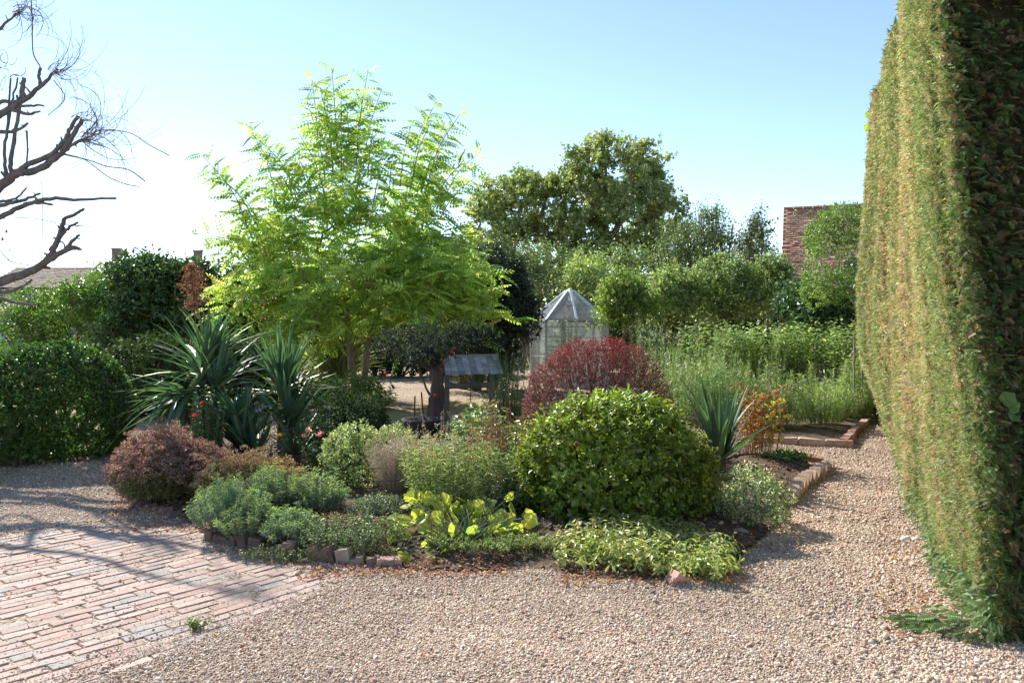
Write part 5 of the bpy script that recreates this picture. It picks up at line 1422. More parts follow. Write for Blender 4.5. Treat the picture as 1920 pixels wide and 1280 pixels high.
# ------------------------------------------------------------------ lopped leafless tree on the left
def dead_tree():
    rng = rng_of(220); D = 10.0
    base = np.array([-8.3, 10.3, 0])
    root = thing('lopped_tree', 'bare lopped tree with sawn grey branches and curling dead twigs at the left edge', 'tree', base)
    BK = (.15, .125, .115)
    tr = spline([base, base + [.05, 0, 1.2], base + [.25, 0, 2.4], base + [.3, 0, 3.6], base + [.5, 0, 5.2]], 4)
    mb = MB(); mb.tube(tr, np.linspace(.26, .12, len(tr)), 12, BK, .05); mb.build('trunk', M_BARK, root, smooth=True)
    ta, tb, tc = base + [.2, 0, 1.7], base + [.3, 0, 3.0], base + [.42, 0, 4.6]
    Q = lambda x, y, d=0.: P(x, y, D + d)
    limbs = [
        ([ta, Q(-120, 560), Q(0, 527), Q(55, 510), Q(100, 482), Q(135, 465), Q(151, 468)], 15, 4),
        ([Q(85, 490), Q(103, 462), Q(115, 432), Q(121, 412), Q(140, 402), Q(157, 391)], 7, 3.5),
        ([Q(95, 470), Q(112, 445), Q(128, 428), Q(146, 417)], 5, 3),
        ([Q(120, 472), Q(135, 452), Q(149, 441)], 5, 3.5),
        ([Q(-60, 540), Q(0, 548), Q(35, 540), Q(60, 524)], 6, 2.5),
        ([Q(-60, 555), Q(0, 560), Q(30, 567), Q(68, 572)], 6, 2),
        ([tb, Q(-90, 420), Q(0, 350), Q(28, 328), Q(70, 318), Q(110, 292), Q(132, 262), Q(154, 224)], 13, 5),
        ([Q(28, 326), Q(52, 309), Q(95, 291), Q(122, 262), Q(135, 235), Q(146, 218)], 7, 4),
        ([Q(110, 290), Q(130, 276), Q(152, 262), Q(165, 262)], 5, 2.5),
        ([Q(12, 336), Q(9, 290), Q(14, 230), Q(20, 148)], 4.2, 2.2),
        ([Q(22, 330), Q(20, 300), Q(30, 240), Q(38, 180), Q(44, 148)], 5.2, 3),
        ([Q(47, 318), Q(52, 280), Q(48, 245)], 2, 1),
        ([Q(14, 242), Q(22, 195), Q(33, 146)], 3, 2),
        ([tc, Q(-80, 260), Q(0, 215), Q(45, 188), Q(80, 158), Q(108, 130)], 11, 3),
        ([Q(-30, 220), Q(0, 192), Q(30, 190), Q(60, 178)], 6, 3),
        ([Q(45, 186), Q(42, 165), Q(45, 147)], 6, 5),
        ([Q(20, 205), Q(50, 214), Q(75, 209)], 5, 2.5),
        ([Q(35, 200), Q(60, 198), Q(82, 199)], 3.4, 2.4),
        ([Q(75, 160), Q(74, 140), Q(75, 127)], 4, 3.5),
        ([Q(-40, 250), Q(0, 248), Q(28, 245), Q(52, 231)], 6, 3),
        ([tb, Q(-80, 440), Q(0, 407), Q(45, 385), Q(95, 373), Q(150, 374), Q(217, 372)], 8, 3),
        ([Q(-50, 400), Q(0, 386), Q(40, 376), Q(75, 363)], 6, 3),
        ([Q(0, 378), Q(30, 372), Q(50, 352)], 3.5, 2),
        ([Q(45, 384), Q(70, 380), Q(98, 384)], 5, 3),
        ([Q(100, 445), Q(118, 455), Q(121, 474)], 2.2, 1.5),
        ([tc, Q(-60, 130), Q(-20, 70), Q(5, 50), Q(30, 25)], 7, 2),
    ]
    for k in range(9):
        x, y = -60 - 40 * (k % 5), 330 + rng.uniform(-150, 180); a = rng.uniform(-.6, .5); pts = [[tb, ta, tc][k % 3]]
        for i in range(4):
            pts.append(Q(x, y, rng.uniform(-.3, .5))); x += 55 * math.cos(a) * (.5 if x > -70 else 1) - (60 if k % 2 else 0); y -= 50 * math.sin(a); a += rng.normal(.1, .4)
            if x > -14: break
        if len(pts) > 2: limbs.append((pts, rng.uniform(6, 10), 3))
    for pts, r0, r1 in limbs:
        sp = spline(pts, 5)
        sp[1:-1] += rng.normal(0, .005, (len(sp) - 2, 3))
        r = np.linspace(S(r0 * .85, D), S(r1 * .72, D), len(sp)) * (1 + rng.normal(0, .04, len(sp)))
        mb = MB(); mb.tube(sp, r, 8, BK, .03)
        e_ = sp[-1] + (sp[-1] - sp[-2]) * .02; mb.tube([e_, e_ + nrm(sp[-1] - sp[-2]) * .006], [r[-1] * .9, r[-1] * .85], 8, (.5, .4, .3))
        # snags
        for _ in range(3 if r0 > 5 else 1):
            i = rng.integers(2, len(sp) - 1); dd = rand_dirs(rng, 1)[0] * [1, .5, 1]
            mb.tube([sp[i], sp[i] + dd * S(r0 * 1.6, D)], [r[i] * .55, r[i] * .35], 5, BK)
        mb.build('branch', M_BARK, root, smooth=True)
    mb = MB()
    hubs = [((155, 262), 48, 130, 20), ((150, 225), 18, 100, 10), ((100, 135), 34, 105, 26), ((30, 25), 34, 75, 10), ((10, 130), 12, 60, -5), ((60, 20), 12, 60, 30), ((20, 480), 10, 30, 0), ((140, 430), 5, 55, 20)]
    for (hx, hy), n, reach, bias in hubs:
        for _ in range(n):
            a = rng.uniform(-1.1, 1.0) if bias > 0 else rng.uniform(-PI, PI)
            L = reach * rng.uniform(.4, 1.35); x, y = hx + rng.normal(0, 6), hy + rng.normal(0, 6); dd = rng.normal(0, .08)
            k = rng.choice([-1, 1]) * rng.uniform(.1, .32); pts = []; m = 11
            for i in range(m):
                pts.append(Q(x, y, dd)); x += math.cos(a) * L / m; y += math.sin(a) * L / m; a += k * rng.uniform(.3, 1.7); dd += rng.normal(0, .05)
            r = S(rng.choice([.5, .7, 1.1], p=[.5, .35, .15]), D)
            mb.tube(pts, np.linspace(r, r * .45, m), 3, (.2, .15, .13))
    # long loose hanging twigs
    for pts, r in (([(60, 60), (62, 100), (75, 125)], 1.4), ([(100, 150), (122, 185), (90, 217)], 1.0), ([(0, 410), (60, 409), (115, 420), (170, 425)], .9), ([(58, 0), (60, 40), (60, 70)], 1.4), ([(78, 340), (80, 410), (77, 490)], .8), ([(50, 245), (51, 280), (50, 300)], 2), ([(120, 290), (165, 300), (200, 312), (240, 318), (272, 340)], 1.3), ([(120, 288), (160, 300), (200, 330), (235, 345), (262, 350)], 1.1), ([(158, 262), (200, 245), (245, 250), (280, 272), (318, 292)], 1.0), ([(0, 470), (20, 490), (60, 498)], 1.1)):
        sp = spline([Q(*p) for p in pts], 5); mb.tube(sp, S(r, D), 3, (.2, .15, .13))
    mb.build('twigs', M_BARK, root, kind='stuff')
    # the last dead leaves
    LV = Leaves(); pp = np.array([Q(*p) for p in ((6, 440), (10, 450), (12, 438), (8, 487), (182, 131), (4, 452))])
    LV.add(pp, rand_dirs(rng, 6), rand_dirs(rng, 6), .06, .04, pick_cols(rng, 6, [((.08, .08, .03), 1)])); LV.mesh('dead_leaves', LEAF4, M_DRY, root)
dead_tree()

# ------------------------------------------------------------------ old crooked stump tree, shade put into its crown colours
def old_tree():
    rng = rng_of(230); D = 10.9
    b = P(822, 828, D); b[2] = .03
    root = thing('old_fruit_tree', 'gnarled old fruit tree with flaring trunk, shade coloured crown and few red fruits', 'tree', b)
    Q = lambda x, y, d=0.: P(x, y, D + d)
    BK = (.13, .09, .075)
    mb = MB()
    mb.tube(spline([Q(822, 835), Q(820, 800), Q(817, 765), Q(820, 735), Q(818, 705), Q(812, 682)], 4), [S(v, D) for v in np.interp(np.linspace(0, 1, 21), [0, .15, .35, .6, 1], [26, 19, 15, 14, 10])], 10, BK, .1)
    mb.tube(spline([Q(790, 828, -.05), Q(803, 795), Q(812, 760), Q(816, 740)], 4), np.linspace(S(9, D), S(5, D), 13), 7, BK, .1)
    mb.tube(spline([Q(852, 832, -.08), Q(838, 800), Q(828, 768), Q(823, 740)], 4), np.linspace(S(12, D), S(6, D), 13), 7, (.16, .12, .1), .1)
    for pts, r in (([Q(815, 700), Q(790, 680), Q(750, 662, .2), Q(720, 655, .3)], 6), ([Q(815, 690), Q(830, 668), Q(855, 655, .2), Q(890, 650, .4)], 6), ([Q(812, 685), Q(808, 660), Q(800, 640, -.2)], 7), ([Q(806, 740), Q(798, 725), Q(792, 705), Q(786, 690)], 2.5)):
        sp = spline(pts, 3); mb.tube(sp, np.linspace(S(r, D), S(r * .4, D), len(sp)), 6, BK, .08)
    mb.build('trunk', M_BARK, root, smooth=True)
    LV = Leaves(); st = MB()
    pal = [((.03, .042, .035), 4), ((.042, .055, .048), 3), ((.025, .04, .022), 3), ((.12, .12, .04), .5)]  # leaf colours darkened to stand in for shade on the crown
    for px, py, w, h, d_ in ((750, 648, 62, 34, .2), (815, 632, 60, 32, 0), (890, 628, 55, 24, .3), (795, 662, 40, 20, -.2)):
        c = Q(px, py, d_); shrub_leaves(rng, LV, c, (S(w, D), .5, S(h, D)), 210, .2, 9, .045, .5, pal, lump=.25, freq=3, inner=.7, up=.1, rnd=.7, stem=st, zmin=-1)
    st.build('twigs', M_STEM, root, kind='stuff'); LV.mesh('foliage', LEAF4, M_DULL, root)
    for px, py in ((806, 671), (830, 683), (723, 700), (817, 741), (848, 660)):
        c = Q(px, py, -.3); mb = MB(); a = np.linspace(0, PI, 5)
        mb.tube([c + [0, 0, .028 * math.cos(t)] for t in a], [max(.003, .03 * math.sin(t)) for t in a], 7, (.5, .05, .025)); mb.build('fruit', M_STEM, root, smooth=True)
old_tree()
for i, (x0, y0, x1, y1, lab) in enumerate(((775, 812, 778, 742, 'leftmost thin dark stake before the old stump'), (797, 805, 790, 735, 'thin dark stake leaning left beside the old stump'), (795, 800, 806, 745, 'thin dark stake leaning right and touching the old trunk'))):
    a = P(x0, y0, 10.6); a[2] = .02; b = P(x1, y1, 10.6); mb = MB(); mb.tube([a, (a * .5 + b * .5), b], .011, 5, (.1, .075, .06)); tag(mb.build('plant_stake', M_BARK), lab, 'stake', 'stakes by the old stump')
def trough():
    D = 10.2; c = P(792, 830, D)
    root = thing('planting_bowl', 'dark shallow round bowl standing in shade left of the old stump', 'bowl', (c[0], D, .1))
    a = np.linspace(0, 1, 6); prof = [(.0, .12), (.17, .12), (.24, .3), (.27, .36), (.24, .36), (.2, .28), (0, .26)]
    v = []; f = []; n = 16
    for r, z in prof:
        for i in range(n): v.append([c[0] + r * math.cos(i / n * 2 * PI), D + r * math.sin(i / n * 2 * PI), z - .02])
    for j in range(len(prof) - 1):
        for i in range(n): k = (i + 1) % n; f.append([j * n + i, j * n + k, (j + 1) * n + k, (j + 1) * n + i])
    mb = MB(); mb.add(v, f, (.06, .055, .055)); mb.build('bowl', M_STONE, root, smooth=True)
trough()

# ------------------------------------------------------------------ little wooden well
def well():
    D = 14.4; W = (.44, .44, .45)
    c = P(880, 755, D); x0, x1 = P(832, 700, D)[0], P(926, 700, D)[0]
    root = thing('wooden_well', 'small weathered wooden wishing well with shingled roof, windlass log and rope beyond the old stump', 'well', ((x0 + x1) / 2, D, 0))
    z_r, z_e = P(0, 668, D)[2], P(0, 699, D)[2]
    # two roof slopes, each of boards with shingles
    for side in (-1, 1):
        for r_ in range(5):
            t0, t1 = r_ / 5, (r_ + 1) / 5
            yy0 = D + side * .34 * t0; yy1 = D + side * .34 * (t1 + .04)
            zz0 = z_r - (z_r - z_e) * t0 + .012; zz1 = z_r - (z_r - z_e) * (t1 + .04) + .022
            for k in range(9):
                a = x0 - .04 + (x1 - x0 + .14) * k / 9; b = a + (x1 - x0 + .14) / 9 - .008
                jj = RNG.uniform(-.006, .006); g = RNG.uniform(.5, 1.15)
                mb = MB()
                v = [[a, yy0, zz0], [b, yy0, zz0], [b, yy1, zz1 + jj], [a, yy1, zz1 + jj]]
                v = v + [[p[0], p[1], p[2] - .014] for p in v]
                mb.add(v, [[0, 1, 2, 3], [7, 6, 5, 4], [0, 4, 5, 1], [1, 5, 6, 2], [2, 6, 7, 3], [3, 7, 4, 0]], tuple(q * g for q in W)); mb.build('shingle', M_WOOD, root)
    mb = MB(); mb.bar([x0 - .06, D, z_r + .02], [x1 + .1, D, z_r + .02], .06, .03, (.36, .34, .32)); mb.build('ridge_board', M_WOOD, root)
    for sx in (x0 + .05, x1 - .03):
        mb = MB(); mb.bar([sx, D, 0], [sx, D, z_r - .02], .075, .075, (.2, .17, .15)); mb.build('post', M_WOOD, root)
        for sy in (-1, 1):
            mb = MB(); mb.bar([sx, D, z_r], [sx, D + sy * .33, z_e - .01], .04, .035, (.22, .19, .16)); mb.build('rafter', M_WOOD, root)
    zl = P(0, 722, D)[2]
    mb = MB(); xs_ = np.linspace(x0 + .02, x1 + .0, 12); mb.tube([[x, D - .02, zl] for x in xs_], [.055 + .006 * math.sin(i * 2) for i in range(12)], 12, (.22, .19, .16), .03); mb.build('windlass_log', M_WOOD, root, smooth=True)
    mb = MB()
    for k in range(9):
        x = x0 + .48 + k * .022; a = np.linspace(0, 2 * PI, 13); mb.tube([[x, D - .02 + .072 * math.cos(t), zl + .072 * math.sin(t)] for t in a], .009, 4, (.2, .18, .15))
    mb.tube([[x0 + .46, D - .09, zl], [x0 + .465, D - .09, zl - .3], [x0 + .46, D - .09, .2]], .008, 4, (.16, .14, .12)); mb.build('rope', M_STEM, root)
    mb = MB(); mb.tube([[x1 - .1, D, zl], [x1 + .1, D, zl], [x1 + .1, D, zl + .14], [x1 + .18, D, zl + .14]], .012, 5, (.08, .08, .08)); mb.build('crank_handle', M_ALU, root)
    root.rotation_euler = (0, 0, math.radians(17))
well()

# ------------------------------------------------------------------ octagonal greenhouse
def glass_mat():
    m, nt, out = node_mat('greenhouse_glass')
    gl = nt.nodes.new('ShaderNodeBsdfGlossy'); gl.inputs['Roughness'].default_value = .06
    tr = nt.nodes.new('ShaderNodeBsdfTransparent'); tr.inputs[0].default_value = (.86, .9, .87, 1)
    df = nt.nodes.new('ShaderNodeBsdfTranslucent'); df.inputs[0].default_value = (.7, .74, .7, 1)
    dd = nt.nodes.new('ShaderNodeBsdfDiffuse'); dd.inputs[0].default_value = (.5, .54, .5, 1)
    fr = nt.nodes.new('ShaderNodeFresnel'); fr.inputs[0].default_value = 1.5
    nz = nt.nodes.new('ShaderNodeTexNoise'); nz.inputs['Scale'].default_value = 5; nz.inputs['Detail'].default_value = 6
    tc = nt.nodes.new('ShaderNodeTexCoord'); nt.links.new(tc.outputs['Object'], nz.inputs[0])
    mr = nt.nodes.new('ShaderNodeMapRange'); mr.inputs[1].default_value = .3; mr.inputs[2].default_value = .75; mr.inputs[3].default_value = .22; mr.inputs[4].default_value = .6
    nt.links.new(nz.outputs[0], mr.inputs[0])
    a = nt.nodes.new('ShaderNodeMixShader'); a.inputs[0].default_value = .5; nt.links.new(df.outputs[0], a.inputs[1]); nt.links.new(dd.outputs[0], a.inputs[2])
    b = nt.nodes.new('ShaderNodeMixShader'); nt.links.new(mr.outputs[0], b.inputs[0]); nt.links.new(tr.outputs[0], b.inputs[1]); nt.links.new(a.outputs[0], b.inputs[2])
    c = nt.nodes.new('ShaderNodeMixShader'); nt.links.new(fr.outputs[0], c.inputs[0]); nt.links.new(b.outputs[0], c.inputs[1]); nt.links.new(gl.outputs[0], c.inputs[2])
    nt.links.new(c.outputs[0], out.inputs[0])
    return m
M_GLASS = glass_mat()
M_ROOFGLASS = M_GLASS.copy(); M_ROOFGLASS.name = 'whitened_roof_glass'  # whiter copy of the wall glass, sky brightness put into its colour
for n_ in M_ROOFGLASS.node_tree.nodes:
    if n_.type == 'MIX_SHADER' and abs(n_.inputs[0].default_value - .5) < .01 and not n_.inputs[0].is_linked: n_.inputs[0].default_value = .3
    if n_.type == 'MAP_RANGE': n_.inputs[3].default_value = .4; n_.inputs[4].default_value = .75
    if n_.type == 'BSDF_DIFFUSE': n_.inputs[0].default_value = (.72, .75, .72, 1)
    if n_.type == 'BSDF_TRANSLUCENT': n_.inputs[0].default_value = (.92, .94, .93, 1)
def greenhouse():
    D = 20.0; R = S(73, D); cx = P(1068, 600, D)[0]
    ze = P(0, 599, D)[2]; za = P(0, 540, D)[2]; rt = .11
    root = thing('greenhouse', 'small octagonal aluminium greenhouse with pointed whitened glass roof behind the barberry', 'greenhouse', (cx, D, 0))
    AL = (.55, .56, .58); ph = math.radians(-84)
    A = [ph + math.radians(45) * k for k in range(8)]
    pt = lambda a, r, z: np.array([cx + r * math.cos(a), D + r * math.sin(a), z])
    slope = lambda t: (R + (rt - R) * t, ze + (za - .09 - ze) * t)
    for a in A:
        mb = MB(); mb.bar(pt(a, R, 0), pt(a, R, ze), .045, .045, AL, (math.cos(a), math.sin(a), 0)); mb.build('corner_post', M_ALU, root)
        mb = MB(); mb.bar(pt(a, R + .02, ze + .0), pt(a, rt, za - .07), .045, .035, (.82, .83, .84), (0, 0, 1)); mb.build('roof_bar', M_ALU, root)
    for k in range(8):
        a, b = A[k], A[(k + 1) % 8]
        mb = MB(); mb.bar(pt(a, R, ze), pt(b, R, ze), .05, .05, AL); mb.build('eave_rail', M_ALU, root)
        mb = MB(); mb.bar(pt(a, R, .03), pt(b, R, .03), .05, .06, AL); mb.build('base_rail', M_ALU, root)
        for z in (.72, 1.18, ze - .18):
            mb = MB(); mb.bar(pt(a, R - .005, z), pt(b, R - .005, z), .018, .014, AL); mb.build('glazing_bar', M_ALU, root)
        r2, z2 = slope(.5)
        mb = MB(); mb.bar(pt(a, r2, z2 + .01), pt(b, r2, z2 + .01), .02, .012, AL); mb.build('glazing_bar', M_ALU, root)
        ins = lambda p, q, f_: p + (q - p) * f_
        for z0, z1 in ((.07, .71), (.73, 1.17), (1.19, ze - .03)):
            p, q = pt(a, R - .012, z0), pt(b, R - .012, z0); e, g = ins(p, q, .04), ins(p, q, .96); h = np.array([0, 0, z1 - z0])
            nn = np.array([math.cos((a + b) / 2), math.sin((a + b) / 2), 0]) * -.004
            mb = MB(); mb.add([e, g, g + h, e + h], [[0, 1, 2, 3]]); mb.build('pane', M_GLASS, root)
        for t0, t1 in ((.01, .49), (.51, .97)):
            r0, z0 = slope(t0); r1, z1 = slope(t1)
            p0, q0, p1, q1 = pt(a, r0, z0), pt(b, r0, z0), pt(a, r1, z1), pt(b, r1, z1)
            mb = MB(); mb.add([ins(p0, q0, .04), ins(p0, q0, .96), ins(p1, q1, .96), ins(p1, q1, .04)], [[0, 1, 2, 3]]); mb.build('pane', M_ROOFGLASS, root)
    v = [pt(a, rt + .03, za - .1) for a in A] + [np.array([cx, D, za])] + [pt(a, rt + .03, za - .12) for a in A]
    f = [[k, (k + 1) % 8, 8] for k in range(8)] ; mb = MB(); mb.add(v, f, (.75, .75, .76)); mb.f.append(np.array([[9 + k, 9 + (k + 1) % 8, (k + 1) % 8, k] for k in range(8)])); mb.build('roof_cap', M_ALU, root)
    # staging inside
    mb = MB(); mb.box([cx, D + .35, .85], [1.2, .4, .03], 0, AL); mb.build('staging_shelf', M_ALU, root)
    return cx, D
gcx, gD = greenhouse()
def yellow_flowers():
    rng = rng_of(240)
    YP = [((.7, .42, .02), 3), ((.75, .5, .04), 2)]
    def go(name, label, px, D, w, top, seed, n, group=None):
        def heads(rng, tips, root):
            m = len(tips); LV = Leaves(); LV.add(tips, np.tile([0, -.3, 1.], (m, 1)) + rng.normal(0, .3, (m, 3)), rng.normal(0, .4, (m, 3)) + [0, -1, .2], .06, .06, pick_cols(rng, m, YP)); LV.mesh('flowers', PETALS, M_FLOWER, root)
        clump(name, label, 'perennial', px, D, w, top, seed, n, 18, .08, .45, 60, [((.1, .16, .04), 3), ((.15, .22, .06), 2)], tpl=LEAF4, depth=.5, t0=.1, domed=False, hj=.2, heads=heads, foot=.8, group=group)
    go('yellow_daisies', 'tall yellow coneflowers seen through the glass of the greenhouse', 1045, 22.3, 110, 585, 241, 90)
    go('yellow_daisies', 'tall yellow coneflowers in shade left of the greenhouse', 955, 18.5, 100, 600, 242, 32)
    go('yellow_daisies', 'yellow coneflowers hidden under the dark trees behind the wooden well', 885, 17.5, 110, 625, 243, 26)
yellow_flowers()

# ------------------------------------------------------------------ shrubs and trees behind
def bush(name, label, cat, D, lobes, seed, pal, ll, wr, n, nl=9, tl=.3, mat=None, tpl=LEAF4, lump=.15, freq=2, inner=.35, stems_n=10, up=.35, rnd=.5, group=None, stem_r=.025, branch_col=(.14, .11, .08), zmin=-.8, foot=None, jit=.3, parts=0, ang=55):
    """LOBES: (px, py_centre, rx_px, ry_px, depth_radius, dD, share)"""
    rng = rng_of(seed)
    cx = np.mean([P(l[0], 600, D)[0] for l in lobes]) if foot is None else P(foot, 600, D)[0]
    root = thing(name, label, cat, (cx, D, 0), group)
    LV = Leaves(); st = MB(); tot = sum(l[6] for l in lobes)
    for (px, py, rx, ry, rd, dD, sh) in lobes:
        c = P(px, py, D + dD)
        r = (S(rx, D), rd, S(ry, D))
        shrub_leaves(rng, LV, c, r, int(n * sh / tot), tl, nl, ll, wr, pal, lump=lump, freq=freq / max(r[0], .5), inner=inner, up=up, rnd=rnd, ang=ang, stem=st, stem_r=.004, stem_col=branch_col, zmin=zmin, floor=.05, jit=jit)
        core_branches(rng, st, (c[0] * .7 + cx * .3, D + dD * .7, 0), c, (r[0], r[1], r[2]), stems_n, stem_r, branch_col)
    st.build('branches', M_BARK, root, kind='stuff')
    if parts: LV.parts('leaf', 'foliage', tpl, mat or M_LEAF, root, parts)
    else: LV.mesh('foliage', tpl, mat or M_LEAF, root)
    return root
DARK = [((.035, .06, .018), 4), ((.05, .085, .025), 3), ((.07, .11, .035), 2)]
MID = [((.12, .18, .055), 4), ((.17, .23, .075), 3), ((.08, .12, .035), 3), ((.22, .26, .09), 1)]
LITE = [((.24, .32, .1), 4), ((.33, .4, .16), 3), ((.16, .22, .065), 3), ((.42, .4, .16), .5)]
# clipped ball on the left
bush('clipped_ball', 'big round clipped dark box ball on the gravel by the left edge', 'shrub', 9.2, [(105, 757, 142, 118, .85, 0, 1)], 300, [((.045, .09, .014), 4), ((.065, .13, .02), 3), ((.1, .18, .03), 2)], .043, .6, 5200, nl=9, tl=.1, mat=M_LEAF, tpl=LEAF2, lump=.035, inner=.22, up=.3, rnd=.5, zmin=-.95)
bush('clipped_ball', 'second dark box bush cut by the left edge in front of the big ball', 'shrub', 7.9, [(-62, 815, 66, 70, .5, 0, 1)], 301, [((.06, .1, .02), 4), ((.1, .17, .03), 2)], .03, .6, 900, nl=9, tl=.1, tpl=LEAF4, lump=.05, inner=.22)
bush('ground_ivy', 'low dark ivy spilling on the gravel under the big box ball', 'ground cover', 8.6, [(50, 840, 42, 26, .25, 0, 1), (0, 850, 60, 22, .25, .1, 1)], 302, [((.07, .13, .03), 3), ((.13, .2, .05), 1)], .035, .7, 380, nl=7, tl=.1, mat=M_GLOSS, tpl=LEAF4)
# large mixed shrubs behind
bush('hornbeam_bush', 'large loose light green bush behind the clipped ball on the left', 'shrub', 17.6, [(150, 590, 125, 70, .9, 0, 3), (60, 620, 70, 60, .9, .2, 1.2), (215, 555, 80, 68, .8, .3, 1.5), (120, 680, 150, 60, .9, .3, 1.5)], 303,
     [((.11, .2, .025), 4), ((.16, .27, .035), 3), ((.06, .12, .02), 3), ((.2, .14, .06), .6)], .085, .55, 2300, nl=9, tl=.5, tpl=LEAF4, lump=.2, inner=.4, up=.1, rnd=.6)
bush('laurel', 'tall glossy dark evergreen laurel with pale reflections behind the leftmost yucca', 'shrub', 17.0, [(330, 570, 115, 88, .9, 0, 3), (280, 520, 80, 48, .8, .2, 1.5), (400, 560, 75, 75, .8, .1, 1.6), (250, 640, 75, 70, .7, -.3, 1.3), (440, 620, 60, 70, .8, .2, 1.2)], 304,
     [((.035, .075, .02), 4), ((.05, .1, .03), 3), ((.1, .16, .03), 1.3)], .125, .5, 2200, nl=9, tl=.55, mat=M_GLOSS, tpl=LEAF4, lump=.18, inner=.4, up=.1, rnd=.6, parts=300)
bush('laurel', 'shaded lower laurel thicket between the clipped ball and the leftmost yucca', 'shrub', 13.2, [(300, 720, 120, 95, .8, 0, 1), (450, 720, 110, 90, .8, .4, 1)], 305, DARK, .1, .55, 1900, nl=9, tl=.4, mat=M_DULL, tpl=LEAF2, lump=.15, zmin=-.98)
bush('viburnum_shoots', 'upright leafy shoots poking above the laurel against the pale sky', 'shrub', 17.2, [(308, 490, 12, 28, .1, 0, 1), (345, 495, 16, 22, .1, 0, 1), (385, 510, 22, 22, .15, 0, 1)], 306, [((.1, .17, .04), 1)], .07, .45, 26, nl=9, tl=.35, tpl=LEAF4, up=1.5, lump=.2, stems_n=3, stem_r=.008)
bush('red_creeper', 'spray of scarlet creeper leaves between the leftmost yucca and the locust', 'creeper', 16.3, [(492, 588, 16, 22, .15, 0, 1)], 307, [((.35, .06, .03), 3), ((.25, .08, .04), 2)], .07, .6, 34, nl=6, tl=.15, tpl=LEAF6, stems_n=3, stem_r=.005)
bush('light_bush', 'pale green loose bush seen under the left side of the locust crown', 'shrub', 18.5, [(500, 640, 70, 70, .7, 0, 1), (590, 680, 75, 62, .8, 0, 1), (470, 540, 45, 40, .5, .4, .5)], 308, LITE, .06, .5, 1000, nl=10, tl=.35, lump=.2)
# dark trees behind the locust and the well
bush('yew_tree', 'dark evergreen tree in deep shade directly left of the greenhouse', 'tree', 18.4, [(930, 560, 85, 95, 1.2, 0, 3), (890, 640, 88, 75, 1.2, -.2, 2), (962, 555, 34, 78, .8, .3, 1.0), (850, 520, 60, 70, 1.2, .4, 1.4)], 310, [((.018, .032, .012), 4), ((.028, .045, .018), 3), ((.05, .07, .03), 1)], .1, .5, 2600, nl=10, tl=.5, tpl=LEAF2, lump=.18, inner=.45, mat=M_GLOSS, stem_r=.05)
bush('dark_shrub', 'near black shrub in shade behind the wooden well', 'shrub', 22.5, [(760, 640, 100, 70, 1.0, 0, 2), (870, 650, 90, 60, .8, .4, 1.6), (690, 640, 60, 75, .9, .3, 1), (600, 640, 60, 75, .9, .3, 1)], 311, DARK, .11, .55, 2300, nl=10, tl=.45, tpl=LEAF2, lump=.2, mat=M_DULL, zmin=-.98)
bush('fruit_bush', 'tall greyish green fruit tree with bare twigs above the yew', 'tree', 24, [(930, 480, 65, 55, 1.2, 0, 1), (1000, 510, 55, 60, 1.2, 0, 1), (880, 470, 35, 45, 1, .5, .5)], 312, [((.11, .15, .05), 3), ((.16, .19, .08), 2), ((.07, .1, .035), 2)], .1, .5, 700, nl=9, tl=.7, tpl=LEAF4, lump=.3, inner=.7, branch_col=(.25, .21, .17))
bush('sumac', 'small light green sumac tree rising just behind the greenhouse', 'tree', 22.5, [(1100, 510, 42, 30, .8, 0, 1), (1090, 545, 35, 28, .8, .3, 1)], 313, LITE, .13, .34, 330, nl=11, tl=.7, tpl=LEAF4, lump=.2, up=0)
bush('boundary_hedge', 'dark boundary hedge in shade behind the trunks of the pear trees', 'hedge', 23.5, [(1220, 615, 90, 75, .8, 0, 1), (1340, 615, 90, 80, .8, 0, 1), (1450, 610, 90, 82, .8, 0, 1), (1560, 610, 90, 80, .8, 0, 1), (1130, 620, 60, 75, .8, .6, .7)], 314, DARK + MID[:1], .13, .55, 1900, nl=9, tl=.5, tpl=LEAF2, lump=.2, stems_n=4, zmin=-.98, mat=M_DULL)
bush('boundary_trees', 'mid green trees filling the gap below the two maples behind the greenhouse', 'tree', 30, [(1060, 500, 90, 55, 1.2, 0, 1), (1190, 505, 90, 50, 1.2, 0, 1), (1300, 500, 80, 50, 1.2, 0, 1), (960, 520, 80, 60, 1.2, 0, 1), (860, 500, 70, 60, 1.2, 0, 1)], 315, MID, .14, .5, 1500, nl=9, tl=.8, tpl=LEAF2, lump=.25, stems_n=5)
